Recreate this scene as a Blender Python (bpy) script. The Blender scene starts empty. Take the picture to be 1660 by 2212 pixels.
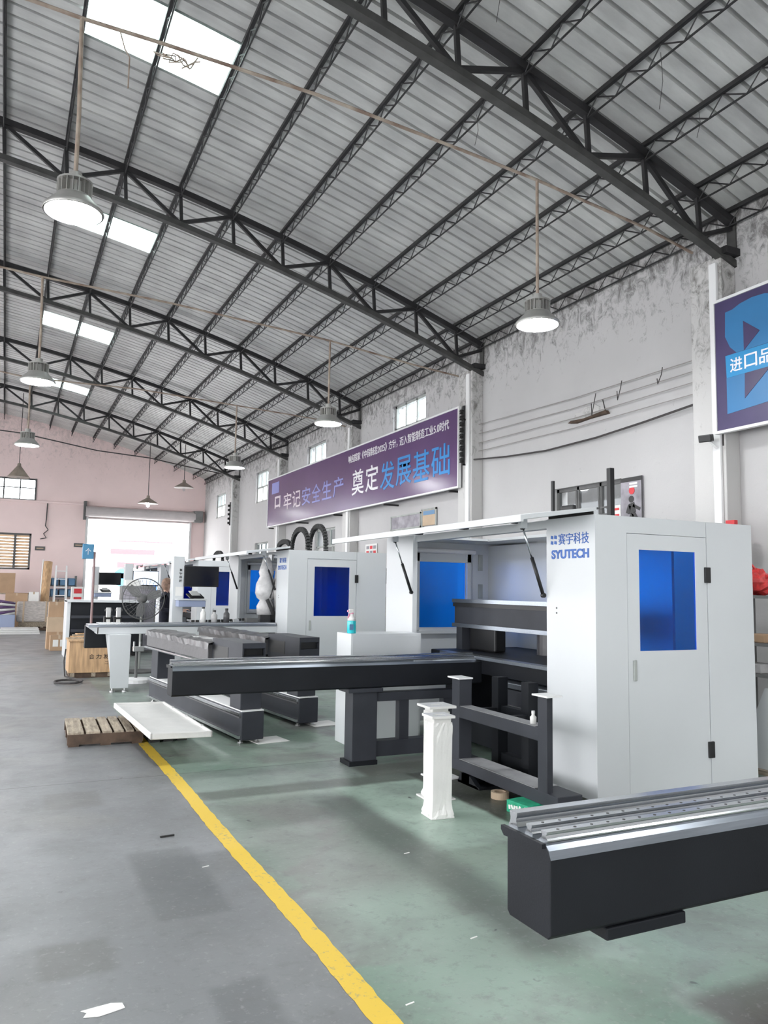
import bpy, bmesh, math, random
from mathutils import Vector, Matrix
random.seed(7)
scene = bpy.context.scene
C = scene.collection
R = math.radians

# ------------------------------------------------------------------ camera
cam_d = bpy.data.cameras.new('camera'); cam = bpy.data.objects.new('camera', cam_d); C.objects.link(cam)
cam_d.sensor_fit = 'VERTICAL'; cam_d.sensor_height = 36.0; cam_d.lens = 36.0 * 1680.0 / 2212.0
cam_d.clip_end = 300; cam_d.clip_start = 0.05
_r = Vector((0.89922623, -0.4371727, 0.01649897)); _d = Vector((0.05791245, 0.08157003, -0.99498366)); _f = Vector((0.43363387, 0.8956709, 0.09866765))
m = Matrix.Identity(4)
for i in range(3):
    m[i][0] = _r[i]; m[i][1] = -_d[i]; m[i][2] = -_f[i]
m[2][3] = 1.6
cam.matrix_world = m
scene.camera = cam

# ------------------------------------------------------------------ world, exposure
w = bpy.data.worlds.new('world'); scene.world = w; w.use_nodes = True
nt = w.node_tree; bg = nt.nodes['Background']
bg.inputs[0].default_value = (0.97, 0.98, 1.0, 1); bg.inputs[1].default_value = 11.0
vs = scene.view_settings
vs.view_transform = 'Standard'; vs.look = 'None'; vs.gamma = 1.0; vs.use_curve_mapping = False
vs.exposure = -0.3
LAMP_L = 175.0

# ------------------------------------------------------------------ materials
def mat(name, col, rough=0.5, metal=0.0, var=0.0, vscale=4.0, bump=0.0, bscale=60.0, coords='Object', spec=None, stretch=None, var2=None):
    ma = bpy.data.materials.new(name); ma.use_nodes = True
    n = ma.node_tree.nodes; l = ma.node_tree.links; p = n['Principled BSDF']
    p.inputs['Base Color'].default_value = (*col, 1); p.inputs['Roughness'].default_value = rough; p.inputs['Metallic'].default_value = metal
    if spec is not None: p.inputs['Specular IOR Level'].default_value = spec
    if var or bump:
        tc = n.new('ShaderNodeTexCoord'); src = tc.outputs[coords]
        if stretch:
            mp = n.new('ShaderNodeMapping'); mp.inputs['Scale'].default_value = stretch; l.new(src, mp.inputs[0]); src = mp.outputs[0]
    if var:
        no = n.new('ShaderNodeTexNoise'); no.inputs['Scale'].default_value = vscale; no.inputs['Detail'].default_value = 6; l.new(src, no.inputs['Vector'])
        cr = n.new('ShaderNodeMapRange'); cr.inputs[1].default_value = 0.3; cr.inputs[2].default_value = 0.7
        cr.inputs[3].default_value = 0; cr.inputs[4].default_value = 1; l.new(no.outputs[0], cr.inputs[0])
        mx = n.new('ShaderNodeMix'); mx.data_type = 'RGBA'; l.new(cr.outputs[0], mx.inputs[0])
        c2 = var2 or tuple(c * (1 - var) for c in col)
        mx.inputs[6].default_value = (*c2, 1); mx.inputs[7].default_value = (*tuple(min(1, c * (1 + var * 0.4)) for c in col), 1)
        l.new(mx.outputs[2], p.inputs['Base Color'])
    if bump:
        nb = n.new('ShaderNodeTexNoise'); nb.inputs['Scale'].default_value = bscale; nb.inputs['Detail'].default_value = 4; l.new(src, nb.inputs['Vector'])
        b = n.new('ShaderNodeBump'); b.inputs['Strength'].default_value = bump; b.inputs['Distance'].default_value = 0.01; l.new(nb.outputs[0], b.inputs['Height']); l.new(b.outputs[0], p.inputs['Normal'])
    return ma

def emit(name, col, s):
    ma = bpy.data.materials.new(name); ma.use_nodes = True
    p = ma.node_tree.nodes['Principled BSDF']; p.inputs['Base Color'].default_value = (*col, 1)
    p.inputs['Emission Color'].default_value = (*col, 1); p.inputs['Emission Strength'].default_value = s
    return ma

def clear(name, col, fac_gloss=0.12, rough=0.03):
    """thin tinted sheet: coloured transmission plus a surface reflection"""
    ma = bpy.data.materials.new(name); ma.use_nodes = True
    n = ma.node_tree.nodes; l = ma.node_tree.links; n.remove(n['Principled BSDF'])
    t = n.new('ShaderNodeBsdfTransparent'); t.inputs[0].default_value = (*col, 1)
    g = n.new('ShaderNodeBsdfGlossy'); g.inputs['Roughness'].default_value = rough; g.inputs[0].default_value = (0.9, 0.95, 1, 1)
    mx = n.new('ShaderNodeMixShader'); lw = n.new('ShaderNodeLayerWeight'); lw.inputs[0].default_value = 0.5
    pw = n.new('ShaderNodeMath'); pw.operation = 'POWER'; pw.inputs[1].default_value = 4.0; l.new(lw.outputs['Facing'], pw.inputs[0])
    fr = n.new('ShaderNodeMath'); fr.operation = 'MULTIPLY_ADD'; fr.inputs[1].default_value = 0.6; fr.inputs[2].default_value = 0.03; l.new(pw.outputs[0], fr.inputs[0])
    l.new(fr.outputs[0], mx.inputs[0]); l.new(t.outputs[0], mx.inputs[1]); l.new(g.outputs[0], mx.inputs[2])
    l.new(mx.outputs[0], n['Material Output'].inputs[0])
    return ma

M = {}
M['white'] = mat('machine_white_paint', (0.63, 0.65, 0.665), 0.38, var=0.03, vscale=1.5)
M['whitewarm'] = mat('white_film', (0.72, 0.71, 0.69), 0.35, var=0.06, vscale=6, bump=0.25, bscale=25)
M['dark'] = mat('charcoal_paint', (0.012, 0.0135, 0.017), 0.5, var=0.25, spec=0.22, vscale=3, bump=0.05, bscale=200)
M['dark2'] = mat('slate_paint', (0.044, 0.047, 0.057), 0.5, var=0.2, spec=0.25, vscale=3, bump=0.05, bscale=200)
M['film'] = mat('grey_plastic_film', (0.085, 0.083, 0.088), 0.36, var=0.15, vscale=4, bump=0.3, bscale=14)
M['tread'] = mat('tread_plate', (0.3, 0.3, 0.31), 0.5, var=0.2, vscale=8)
M['black'] = mat('black_plastic', (0.012, 0.012, 0.013), 0.45)
M['rubber'] = mat('black_rubber', (0.015, 0.015, 0.015), 0.7)
M['steel'] = mat('ground_steel', (0.62, 0.64, 0.66), 0.22, metal=1.0, var=0.12, vscale=3, stretch=(1, 30, 30))
M['steelblue'] = mat('milled_steel', (0.27, 0.295, 0.33), 0.3, metal=0.9, var=0.15, vscale=4, stretch=(1, 20, 20))
M['alu'] = mat('aluminium', (0.6, 0.6, 0.6), 0.35, metal=0.9)
M['blackiron'] = mat('black_roof_steel', (0.022, 0.021, 0.023), 0.6, var=0.4, vscale=5)
M['greyiron'] = mat('dusty_roof_steel', (0.065, 0.064, 0.062), 0.65, var=0.4, vscale=6)
M['conduit'] = mat('old_conduit', (0.42, 0.36, 0.30), 0.6, var=0.5, vscale=5, var2=(0.2, 0.12, 0.09))
M['lampshell'] = mat('lamp_aluminium', (0.5, 0.49, 0.47), 0.4, metal=0.6, var=0.2)
M['lens'] = emit('lamp_lens', (0.96, 0.985, 1.0), LAMP_L)
M['lampold'] = mat('enamel_lamp', (0.3, 0.24, 0.2), 0.5, var=0.3)
M['wood'] = mat('pallet_wood', (0.42, 0.35, 0.27), 0.8, var=0.5, vscale=5, stretch=(8, 1, 8), bump=0.3, bscale=40)
M['wooddark'] = mat('pallet_wood_dark', (0.10, 0.065, 0.045), 0.85, var=0.5, vscale=8, bump=0.4, bscale=30)  # darker brown version of the pallet wood
M['ply'] = mat('plywood', (0.56, 0.36, 0.2), 0.7, var=0.35, vscale=3, stretch=(10, 10, 1), bump=0.1)
M['card'] = mat('cardboard', (0.45, 0.3, 0.19), 0.85, var=0.15, vscale=3)
M['card2'] = mat('pale_cardboard', (0.55, 0.42, 0.3), 0.85, var=0.15, vscale=3)
M['paper'] = mat('white_paper', (0.8, 0.79, 0.77), 0.8, var=0.05)
M['red'] = mat('red_plastic', (0.7, 0.05, 0.05), 0.35, var=0.4, vscale=20, bump=0.8, bscale=18)
M['redprint'] = mat('red_print', (0.65, 0.05, 0.06), 0.6)
M['bluebin'] = mat('blue_plastic', (0.12, 0.25, 0.42), 0.5)
M['bluesign'] = mat('blue_sign', (0.06, 0.24, 0.42), 0.4)
M['blueprint'] = mat('blue_lettering', (0.01, 0.1, 0.42), 0.4)
M['purple'] = mat('banner_vinyl', (0.115, 0.06, 0.16), 0.22, var=0.12, vscale=0.8, spec=0.6)
M['purple2'] = mat('dark_banner_vinyl', (0.065, 0.05, 0.13), 0.35, var=0.25, vscale=1.5)
M['bannerblue'] = mat('banner_blue_letters', (0.025, 0.24, 0.6), 0.4)
M['bannerblue2'] = mat('glare_blue_letters', (0.26, 0.27, 0.6), 0.4)  # paled blue: door glare on the banner's far end put into the colour
M['bannerwhite'] = mat('banner_white_letters', (0.85, 0.83, 0.86), 0.4)
M['bannerpink'] = mat('glare_white_letters', (0.72, 0.62, 0.68), 0.4)  # white letters tinted pink for that same glare
M['signblue'] = mat('sign_mid_blue', (0.035, 0.19, 0.42), 0.4, var=0.1, vscale=2)
M['signcyan'] = mat('sign_bright_blue', (0.02, 0.26, 0.55), 0.4)
M['whitetrim'] = mat('white_edge', (0.8, 0.8, 0.8), 0.5)
M['screen'] = mat('dark_screen', (0.004, 0.004, 0.006), 0.15)
M['screenlit'] = emit('lit_screen', (0.75, 0.85, 1.0), 1.1)
M['hair'] = mat('brown_hair', (0.22, 0.13, 0.09), 0.6, var=0.4, vscale=30)
M['skin'] = mat('skin', (0.55, 0.36, 0.28), 0.55)
M['cloth'] = mat('navy_cloth', (0.014, 0.015, 0.028), 0.9, var=0.3, vscale=20, bump=0.3)
M['bluetray'] = mat('blue_grey_tray', (0.3, 0.35, 0.5), 0.4)
M['liquid'] = mat('teal_cleaner', (0.03, 0.55, 0.62), 0.15)
M['pink'] = mat('pink_plastic', (0.75, 0.3, 0.42), 0.4)
M['green'] = mat('green_print', (0.02, 0.36, 0.2), 0.5, var=0.3, vscale=15)
M['blue_glass'] = clear('blue_acrylic', (0.06, 0.47, 1.0), rough=0.02)
M['glass'] = clear('window_glass', (0.9, 0.93, 0.94))
M['frame'] = mat('old_window_frame', (0.42, 0.44, 0.42), 0.6, var=0.3)
M['framedark'] = mat('dark_window_frame', (0.12, 0.12, 0.12), 0.6, var=0.3)
M['cable'] = mat('dark_cable', (0.05, 0.045, 0.045), 0.7)
M['cablegrey'] = mat('grey_cable', (0.3, 0.28, 0.27), 0.7)
M['shutter'] = mat('shutter_slats', (0.5, 0.46, 0.46), 0.45, var=0.1)
M['shelf'] = mat('shelf_grey', (0.2, 0.2, 0.2), 0.6, var=0.2)
M['bag'] = mat('silver_plastic_bag', (0.55, 0.54, 0.54), 0.25, var=0.2, vscale=12, bump=0.6, bscale=22)
M['yellowpole'] = mat('brown_pole', (0.3, 0.2, 0.2), 0.5)
M['wrapgrey'] = mat('foam_wrap', (0.55, 0.5, 0.47), 0.6, var=0.35, vscale=9, bump=0.9, bscale=14, stretch=(1, 1, 5))
M['posterbg'] = mat('poster_grey', (0.35, 0.33, 0.37), 0.5, var=0.5, vscale=5)
M['facade'] = mat('outside_facade', (0.8, 0.8, 0.8), 0.8, var=0.05)
M['outred'] = mat('outside_red_sheet', (0.22, 0.09, 0.10), 0.7)

def mat_wall(name, base, dirt, zlow, zhigh, amount):
    ma = bpy.data.materials.new(name); ma.use_nodes = True
    n = ma.node_tree.nodes; l = ma.node_tree.links; p = n['Principled BSDF']; p.inputs['Roughness'].default_value = 0.85
    g = n.new('ShaderNodeNewGeometry'); pos = g.outputs['Position']
    n1 = n.new('ShaderNodeTexNoise'); n1.inputs['Scale'].default_value = 0.9; n1.inputs['Detail'].default_value = 8; l.new(pos, n1.inputs['Vector'])
    mp = n.new('ShaderNodeMapping'); mp.inputs['Scale'].default_value = (2.4, 2.4, 1.7); l.new(pos, mp.inputs[0])
    n2 = n.new('ShaderNodeTexNoise'); n2.inputs['Scale'].default_value = 3.0; n2.inputs['Detail'].default_value = 10; n2.inputs['Roughness'].default_value = 0.78; n2.inputs['Distortion'].default_value = 0.9; l.new(mp.outputs[0], n2.inputs['Vector'])
    sx = n.new('ShaderNodeSeparateXYZ'); l.new(pos, sx.inputs[0])
    zr = n.new('ShaderNodeMapRange'); zr.inputs[1].default_value = zlow; zr.inputs[2].default_value = zhigh; l.new(sx.outputs[2], zr.inputs[0])
    a = n.new('ShaderNodeMath'); a.operation = 'MULTIPLY_ADD'; l.new(zr.outputs[0], a.inputs[0]); a.inputs[1].default_value = 0.24; l.new(n2.outputs[0], a.inputs[2])
    st = n.new('ShaderNodeMapRange'); st.inputs[1].default_value = 0.63; st.inputs[2].default_value = 0.80; l.new(a.outputs[0], st.inputs[0])
    am = n.new('ShaderNodeMath'); am.operation = 'MULTIPLY'; am.inputs[1].default_value = amount; l.new(st.outputs[0], am.inputs[0])
    r1 = n.new('ShaderNodeMapRange'); r1.inputs[1].default_value = 0.35; r1.inputs[2].default_value = 0.7; l.new(n1.outputs[0], r1.inputs[0])
    m1 = n.new('ShaderNodeMix'); m1.data_type = 'RGBA'; l.new(r1.outputs[0], m1.inputs[0])
    m1.inputs[6].default_value = (*base, 1); m1.inputs[7].default_value = (*tuple(c * 0.93 for c in base), 1)
    m2 = n.new('ShaderNodeMix'); m2.data_type = 'RGBA'; l.new(am.outputs[0], m2.inputs[0]); l.new(m1.outputs[2], m2.inputs[6]); m2.inputs[7].default_value = (*dirt, 1)
    l.new(m2.outputs[2], p.inputs['Base Color'])
    b = n.new('ShaderNodeBump'); b.inputs['Strength'].default_value = 0.25; b.inputs['Distance'].default_value = 0.02; l.new(n2.outputs[0], b.inputs['Height']); l.new(b.outputs[0], p.inputs['Normal'])
    return ma
M['wall'] = mat_wall('lime_plaster', (0.53, 0.52, 0.52), (0.13, 0.125, 0.12), 4.6, 5.8, 0.9)
M['pillar'] = mat_wall('pillar_plaster', (0.57, 0.56, 0.55), (0.15, 0.14, 0.13), 2.8, 5.9, 0.9)
M['wallfar'] = mat_wall('pink_glare_plaster', (0.9, 0.72, 0.70), (0.3, 0.26, 0.25), 5.0, 8.0, 0.4)  # pink base colour, lightened to carry the glare around the doorway

def mat_floor():
    ma = bpy.data.materials.new('painted_concrete'); ma.use_nodes = True
    n = ma.node_tree.nodes; l = ma.node_tree.links; p = n['Principled BSDF']
    g = n.new('ShaderNodeNewGeometry'); pos = g.outputs['Position']; sx = n.new('ShaderNodeSeparateXYZ'); l.new(pos, sx.inputs[0])
    def noise(scale, detail=6, dist=0.0, rough=0.5, st=None):
        v = pos
        if st:
            mp = n.new('ShaderNodeMapping'); mp.inputs['Scale'].default_value = st; l.new(pos, mp.inputs[0]); v = mp.outputs[0]
        t = n.new('ShaderNodeTexNoise'); t.inputs['Scale'].default_value = scale; t.inputs['Detail'].default_value = detail; t.inputs['Distortion'].default_value = dist; t.inputs['Roughness'].default_value = rough; l.new(v, t.inputs['Vector']); return t.outputs[0]
    def rng(v, a, b, c=0.0, d=1.0):
        t = n.new('ShaderNodeMapRange'); t.inputs[1].default_value = a; t.inputs[2].default_value = b; t.inputs[3].default_value = c; t.inputs[4].default_value = d; l.new(v, t.inputs[0]); return t.outputs[0]
    def mix(f, a, b):
        t = n.new('ShaderNodeMix'); t.data_type = 'RGBA'
        if isinstance(f, float): t.inputs[0].default_value = f
        else: l.new(f, t.inputs[0])
        for i, c in ((6, a), (7, b)):
            if isinstance(c, tuple): t.inputs[i].default_value = (*c, 1)
            else: l.new(c, t.inputs[i])
        return t.outputs[2]
    def math_(op, a, b):
        t = n.new('ShaderNodeMath'); t.operation = op
        for i, v in ((0, a), (1, b)):
            if isinstance(v, (int, float)): t.inputs[i].default_value = v
            else: l.new(v, t.inputs[i])
        return t.outputs[0]
    wob = math_('MULTIPLY', math_('SUBTRACT', noise(5, 8), 0.5), 0.06)
    X = math_('ADD', sx.outputs[0], wob); Y = math_('ADD', sx.outputs[1], wob)
    def box(x0, x1, y0, y1, e=0.02):
        a = math_('MULTIPLY', rng(X, x0 - e, x0 + e), rng(X, x1 + e, x1 - e)); b = math_('MULTIPLY', rng(Y, y0 - e, y0 + e), rng(Y, y1 + e, y1 - e)); return math_('MULTIPLY', a, b)
    big = noise(0.55, 5, 0.6); mid = noise(2.2, 8, 0.3, 0.6); fine = noise(30, 6, 0, 0.7)
    grey = mix(rng(big, 0.35, 0.65), (0.172, 0.175, 0.183), (0.225, 0.232, 0.243))
    grey = mix(rng(noise(0.8, 4, 0.3, 0.5, (1.0, 0.6, 1)), 0.52, 0.68), grey, (0.216, 0.212, 0.202))
    for (x0, x1, y0, y1, c, k) in ((0.75, 1.12, 3.95, 5.0, (0.098, 0.103, 0.109), 0.42), (0.22, 0.52, 3.55, 3.9, (0.107, 0.105, 0.098), 0.42), (0.82, 1.05, 2.6, 3.25, (0.089, 0.094, 0.098), 0.42), (0.35, 0.75, 6.15, 6.6, (0.125, 0.120, 0.114), 0.42)):
        grey = mix(math_('MULTIPLY', box(x0, x1, y0, y1, 0.025), min(1.0, k * 1.2)), grey, c)
    green = mix(rng(big, 0.38, 0.62), (0.16, 0.235, 0.185), (0.265, 0.325, 0.272))
    green = mix(rng(noise(0.9, 6, 0.9, 0.55), 0.53, 0.60), green, (0.162, 0.169, 0.155))
    green = mix(math_('MULTIPLY', rng(noise(1.4, 6, 0.4), 0.56, 0.62), 0.55), green, (0.331, 0.396, 0.360))
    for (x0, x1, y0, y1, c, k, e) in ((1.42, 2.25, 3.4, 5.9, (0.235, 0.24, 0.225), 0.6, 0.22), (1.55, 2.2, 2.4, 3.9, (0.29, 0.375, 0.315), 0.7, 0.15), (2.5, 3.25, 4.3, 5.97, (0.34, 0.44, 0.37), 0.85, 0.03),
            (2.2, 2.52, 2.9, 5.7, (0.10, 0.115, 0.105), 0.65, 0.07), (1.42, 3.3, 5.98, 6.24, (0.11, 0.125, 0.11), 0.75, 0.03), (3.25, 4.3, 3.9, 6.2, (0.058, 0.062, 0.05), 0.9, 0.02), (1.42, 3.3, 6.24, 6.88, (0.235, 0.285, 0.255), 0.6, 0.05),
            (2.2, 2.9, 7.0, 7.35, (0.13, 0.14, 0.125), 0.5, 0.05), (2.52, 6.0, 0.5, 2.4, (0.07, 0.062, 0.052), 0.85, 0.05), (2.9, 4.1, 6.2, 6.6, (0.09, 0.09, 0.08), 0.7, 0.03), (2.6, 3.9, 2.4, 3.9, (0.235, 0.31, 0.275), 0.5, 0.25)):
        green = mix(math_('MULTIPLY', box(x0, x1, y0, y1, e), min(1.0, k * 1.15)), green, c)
    far = rng(sx.outputs[1], 10.5, 13.0)
    isg = math_('MULTIPLY', rng(X, 1.36, 1.38), math_('SUBTRACT', 1.0, math_('MULTIPLY', far, 0.55)))
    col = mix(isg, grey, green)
    col = mix(math_('MULTIPLY', rng(mid, 0.5, 0.72), 0.5), col, (0.158, 0.158, 0.158))
    col = mix(math_('MULTIPLY', rng(noise(14, 10, 0.2, 0.75), 0.52, 0.66), 0.4), col, (0.12, 0.122, 0.12))
    col = mix(math_('MULTIPLY', rng(fine, 0.56, 0.72), 0.45), col, (0.360, 0.360, 0.360))
    col = mix(math_('MULTIPLY', rng(noise(7, 3, 0.2), 0.72, 0.75), 0.8), col, (0.058, 0.058, 0.065))
    jl = math_('MULTIPLY', rng(math_('ABSOLUTE', math_('SUBTRACT', sx.outputs[1], 6.9), 0.0), 0.010, 0.004), rng(sx.outputs[0], 3.3, 3.2))
    col = mix(math_('MULTIPLY', jl, 0.7), col, (0.043, 0.043, 0.043))
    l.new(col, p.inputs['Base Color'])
    l.new(rng(mid, 0.3, 0.7, 0.32, 0.5), p.inputs['Roughness'])
    b = n.new('ShaderNodeBump'); b.inputs['Strength'].default_value = 0.12; b.inputs['Distance'].default_value = 0.004; l.new(fine, b.inputs['Height']); l.new(b.outputs[0], p.inputs['Normal'])
    return ma
M['floor'] = mat_floor()

def mat_worn_yellow():
    ma = bpy.data.materials.new('worn_yellow_paint'); ma.use_nodes = True
    n = ma.node_tree.nodes; l = ma.node_tree.links; p = n['Principled BSDF']; p.inputs['Roughness'].default_value = 0.5
    g = n.new('ShaderNodeNewGeometry')
    a = n.new('ShaderNodeTexNoise'); a.inputs['Scale'].default_value = 28; a.inputs['Detail'].default_value = 8; a.inputs['Roughness'].default_value = 0.7; l.new(g.outputs['Position'], a.inputs['Vector'])
    b = n.new('ShaderNodeTexNoise'); b.inputs['Scale'].default_value = 2.5; b.inputs['Detail'].default_value = 3; l.new(g.outputs['Position'], b.inputs['Vector'])
    s = n.new('ShaderNodeMath'); s.operation = 'MULTIPLY_ADD'; l.new(b.outputs[0], s.inputs[0]); s.inputs[1].default_value = 0.35; l.new(a.outputs[0], s.inputs[2])
    r = n.new('ShaderNodeMapRange'); r.inputs[1].default_value = 0.76; r.inputs[2].default_value = 0.86; l.new(s.outputs[0], r.inputs[0])
    mx = n.new('ShaderNodeMix'); mx.data_type = 'RGBA'; l.new(r.outputs[0], mx.inputs[0]); mx.inputs[6].default_value = (0.74, 0.50, 0.05, 1); mx.inputs[7].default_value = (0.36, 0.31, 0.16, 1)
    l.new(mx.outputs[2], p.inputs['Base Color']); return ma
M['yellow'] = mat_worn_yellow()

def mat_roof():
    ma = bpy.data.materials.new('corrugated_roof_metal'); ma.use_nodes = True
    n = ma.node_tree.nodes; l = ma.node_tree.links; p = n['Principled BSDF']; p.inputs['Roughness'].default_value = 0.5; p.inputs['Metallic'].default_value = 0.15
    g = n.new('ShaderNodeNewGeometry')
    mp = n.new('ShaderNodeMapping'); mp.inputs['Scale'].default_value = (0.5, 1.6, 0.5); l.new(g.outputs['Position'], mp.inputs[0])
    a = n.new('ShaderNodeTexNoise'); a.inputs['Scale'].default_value = 1.6; a.inputs['Detail'].default_value = 8; a.inputs['Roughness'].default_value = 0.65; l.new(mp.outputs[0], a.inputs['Vector'])
    cr = n.new('ShaderNodeValToRGB'); l.new(a.outputs[0], cr.inputs[0])
    cr.color_ramp.elements[0].position = 0.3; cr.color_ramp.elements[0].color = (0.42, 0.42, 0.42, 1)
    cr.color_ramp.elements[1].position = 0.68; cr.color_ramp.elements[1].color = (0.66, 0.665, 0.65, 1)
    l.new(cr.outputs[0], p.inputs['Base Color']); return ma
M['roof'] = mat_roof()
def mat_sky_panel():
    ma = bpy.data.materials.new('translucent_roof_panel'); ma.use_nodes = True
    n = ma.node_tree.nodes; l = ma.node_tree.links; n.remove(n['Principled BSDF'])
    t = n.new('ShaderNodeBsdfTransparent'); t.inputs[0].default_value = (0.8, 0.95, 0.9, 1)
    d = n.new('ShaderNodeBsdfTranslucent'); d.inputs[0].default_value = (0.85, 0.95, 0.92, 1)
    mx = n.new('ShaderNodeMixShader'); mx.inputs[0].default_value = 0.5; l.new(t.outputs[0], mx.inputs[1]); l.new(d.outputs[0], mx.inputs[2]); l.new(mx.outputs[0], n['Material Output'].inputs[0]); return ma
M['skypanel'] = mat_sky_panel()

# ------------------------------------------------------------------ mesh helpers
class MB:
    def __init__(s): s.v = []; s.f = []
    def add(s, vs, fs):
        o = len(s.v); s.v += [tuple(v) for v in vs]; s.f += [tuple(i + o for i in f) for f in fs]; return s
    def box(s, x0, x1, y0, y1, z0, z1):
        return s.add([(x0, y0, z0), (x1, y0, z0), (x1, y1, z0), (x0, y1, z0), (x0, y0, z1), (x1, y0, z1), (x1, y1, z1), (x0, y1, z1)],
                     [(0, 3, 2, 1), (4, 5, 6, 7), (0, 1, 5, 4), (1, 2, 6, 5), (2, 3, 7, 6), (3, 0, 4, 7)])
    def obox(s, c, sz, rot=(0, 0, 0)):
        from mathutils import Euler
        e = Euler(rot).to_matrix(); c = Vector(c); hx, hy, hz = sz[0] / 2, sz[1] / 2, sz[2] / 2
        vs = [c + e @ Vector(p) for p in [(-hx, -hy, -hz), (hx, -hy, -hz), (hx, hy, -hz), (-hx, hy, -hz), (-hx, -hy, hz), (hx, -hy, hz), (hx, hy, hz), (-hx, hy, hz)]]
        return s.add(vs, [(0, 3, 2, 1), (4, 5, 6, 7), (0, 1, 5, 4), (1, 2, 6, 5), (2, 3, 7, 6), (3, 0, 4, 7)])
    def bar(s, p0, p1, wd, ht, up=(0, 0, 1)):
        p0 = Vector(p0); p1 = Vector(p1); d = (p1 - p0).normalized(); u = Vector(up)
        if abs(d.dot(u)) > 0.98: u = Vector((0, 1, 0))
        a = d.cross(u).normalized() * wd / 2; b = a.cross(d).normalized() * ht / 2
        vs = [p0 - a - b, p0 + a - b, p0 + a + b, p0 - a + b, p1 - a - b, p1 + a - b, p1 + a + b, p1 - a + b]
        return s.add(vs, [(0, 3, 2, 1), (4, 5, 6, 7), (0, 1, 5, 4), (1, 2, 6, 5), (2, 3, 7, 6), (3, 0, 4, 7)])
    def tube(s, pts, r, seg=8, cap=True):
        pts = [Vector(p) for p in pts]; rs = r if isinstance(r, (list, tuple)) else [r] * len(pts)
        rings = []; prev = None
        for i, p in enumerate(pts):
            d = (pts[min(i + 1, len(pts) - 1)] - pts[max(i - 1, 0)]).normalized()
            if prev is None:
                u = Vector((0, 0, 1)) if abs(d.z) < 0.9 else Vector((1, 0, 0)); a = d.cross(u).normalized()
            else:
                a = (prev - d * prev.dot(d))
                a = a.normalized() if a.length > 1e-6 else d.orthogonal().normalized()
            prev = a; b = d.cross(a)
            rings.append([p + (a * math.cos(t) + b * math.sin(t)) * rs[i] for t in [2 * math.pi * k / seg for k in range(seg)]])
        o = len(s.v)
        for rg in rings: s.v += [tuple(v) for v in rg]
        for i in range(len(rings) - 1):
            for k in range(seg):
                s.f.append((o + i * seg + k, o + i * seg + (k + 1) % seg, o + (i + 1) * seg + (k + 1) % seg, o + (i + 1) * seg + k))
        if cap:
            s.f.append(tuple(o + k for k in reversed(range(seg)))); s.f.append(tuple(o + (len(rings) - 1) * seg + k for k in range(seg)))
        return s
    def lathe(s, prof, c=(0, 0, 0), seg=24, axis='z', cap=True):
        o = len(s.v); c = Vector(c)
        for (r, h) in prof:
            for k in range(seg):
                t = 2 * math.pi * k / seg; a, b = r * math.cos(t), r * math.sin(t)
                s.v.append(tuple(c + (Vector((a, b, h)) if axis == 'z' else Vector((h, a, b)) if axis == 'x' else Vector((b, h, a)))))
        for i in range(len(prof) - 1):
            for k in range(seg):
                s.f.append((o + i * seg + k, o + i * seg + (k + 1) % seg, o + (i + 1) * seg + (k + 1) % seg, o + (i + 1) * seg + k))
        if cap:
            s.f.append(tuple(o + k for k in reversed(range(seg)))); s.f.append(tuple(o + (len(prof) - 1) * seg + k for k in range(seg)))
        return s
    def prism(s, poly, a, b, axis='x'):
        n = len(poly)
        mk = {'x': lambda t, u, v: (t, u, v), 'y': lambda t, u, v: (u, t, v), 'z': lambda t, u, v: (u, v, t)}[axis]
        vs = [mk(a, u, v) for u, v in poly] + [mk(b, u, v) for u, v in poly]
        return s.add(vs, [tuple(reversed(range(n))), tuple(range(n, 2 * n))] + [(i, (i + 1) % n, n + (i + 1) % n, n + i) for i in range(n)])
    def mesh(s, name, off=(0, 0, 0)):
        me = bpy.data.meshes.new(name); me.from_pydata([(v[0] - off[0], v[1] - off[1], v[2] - off[2]) for v in s.v], [], s.f)
        bm = bmesh.new(); bm.from_mesh(me); bmesh.ops.recalc_face_normals(bm, faces=bm.faces); bm.to_mesh(me); bm.free()
        return me
    def build(s, name, material, parent=None, bevel=0.0, smooth=False, loc=None, local=False):
        """vertices are world coordinates; they are stored relative to the thing's base. local=True: already relative"""
        root = parent
        off = Vector((0, 0, 0))
        while root is not None and not local:
            off += root.location; root = root.parent
        me = s.mesh(name, (0, 0, 0) if local else (off if loc is None else loc))
        me.materials.append(M[material] if isinstance(material, str) else material)
        o = bpy.data.objects.new(name, me); C.objects.link(o)
        if parent: o.parent = parent
        if loc is not None: o.location = loc
        if smooth:
            for p in me.polygons: p.use_smooth = True
            md = None
        if bevel:
            md = o.modifiers.new('bevel', 'BEVEL'); md.width = bevel; md.segments = 2; md.limit_method = 'ANGLE'; md.angle_limit = R(40)
        return o

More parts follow.
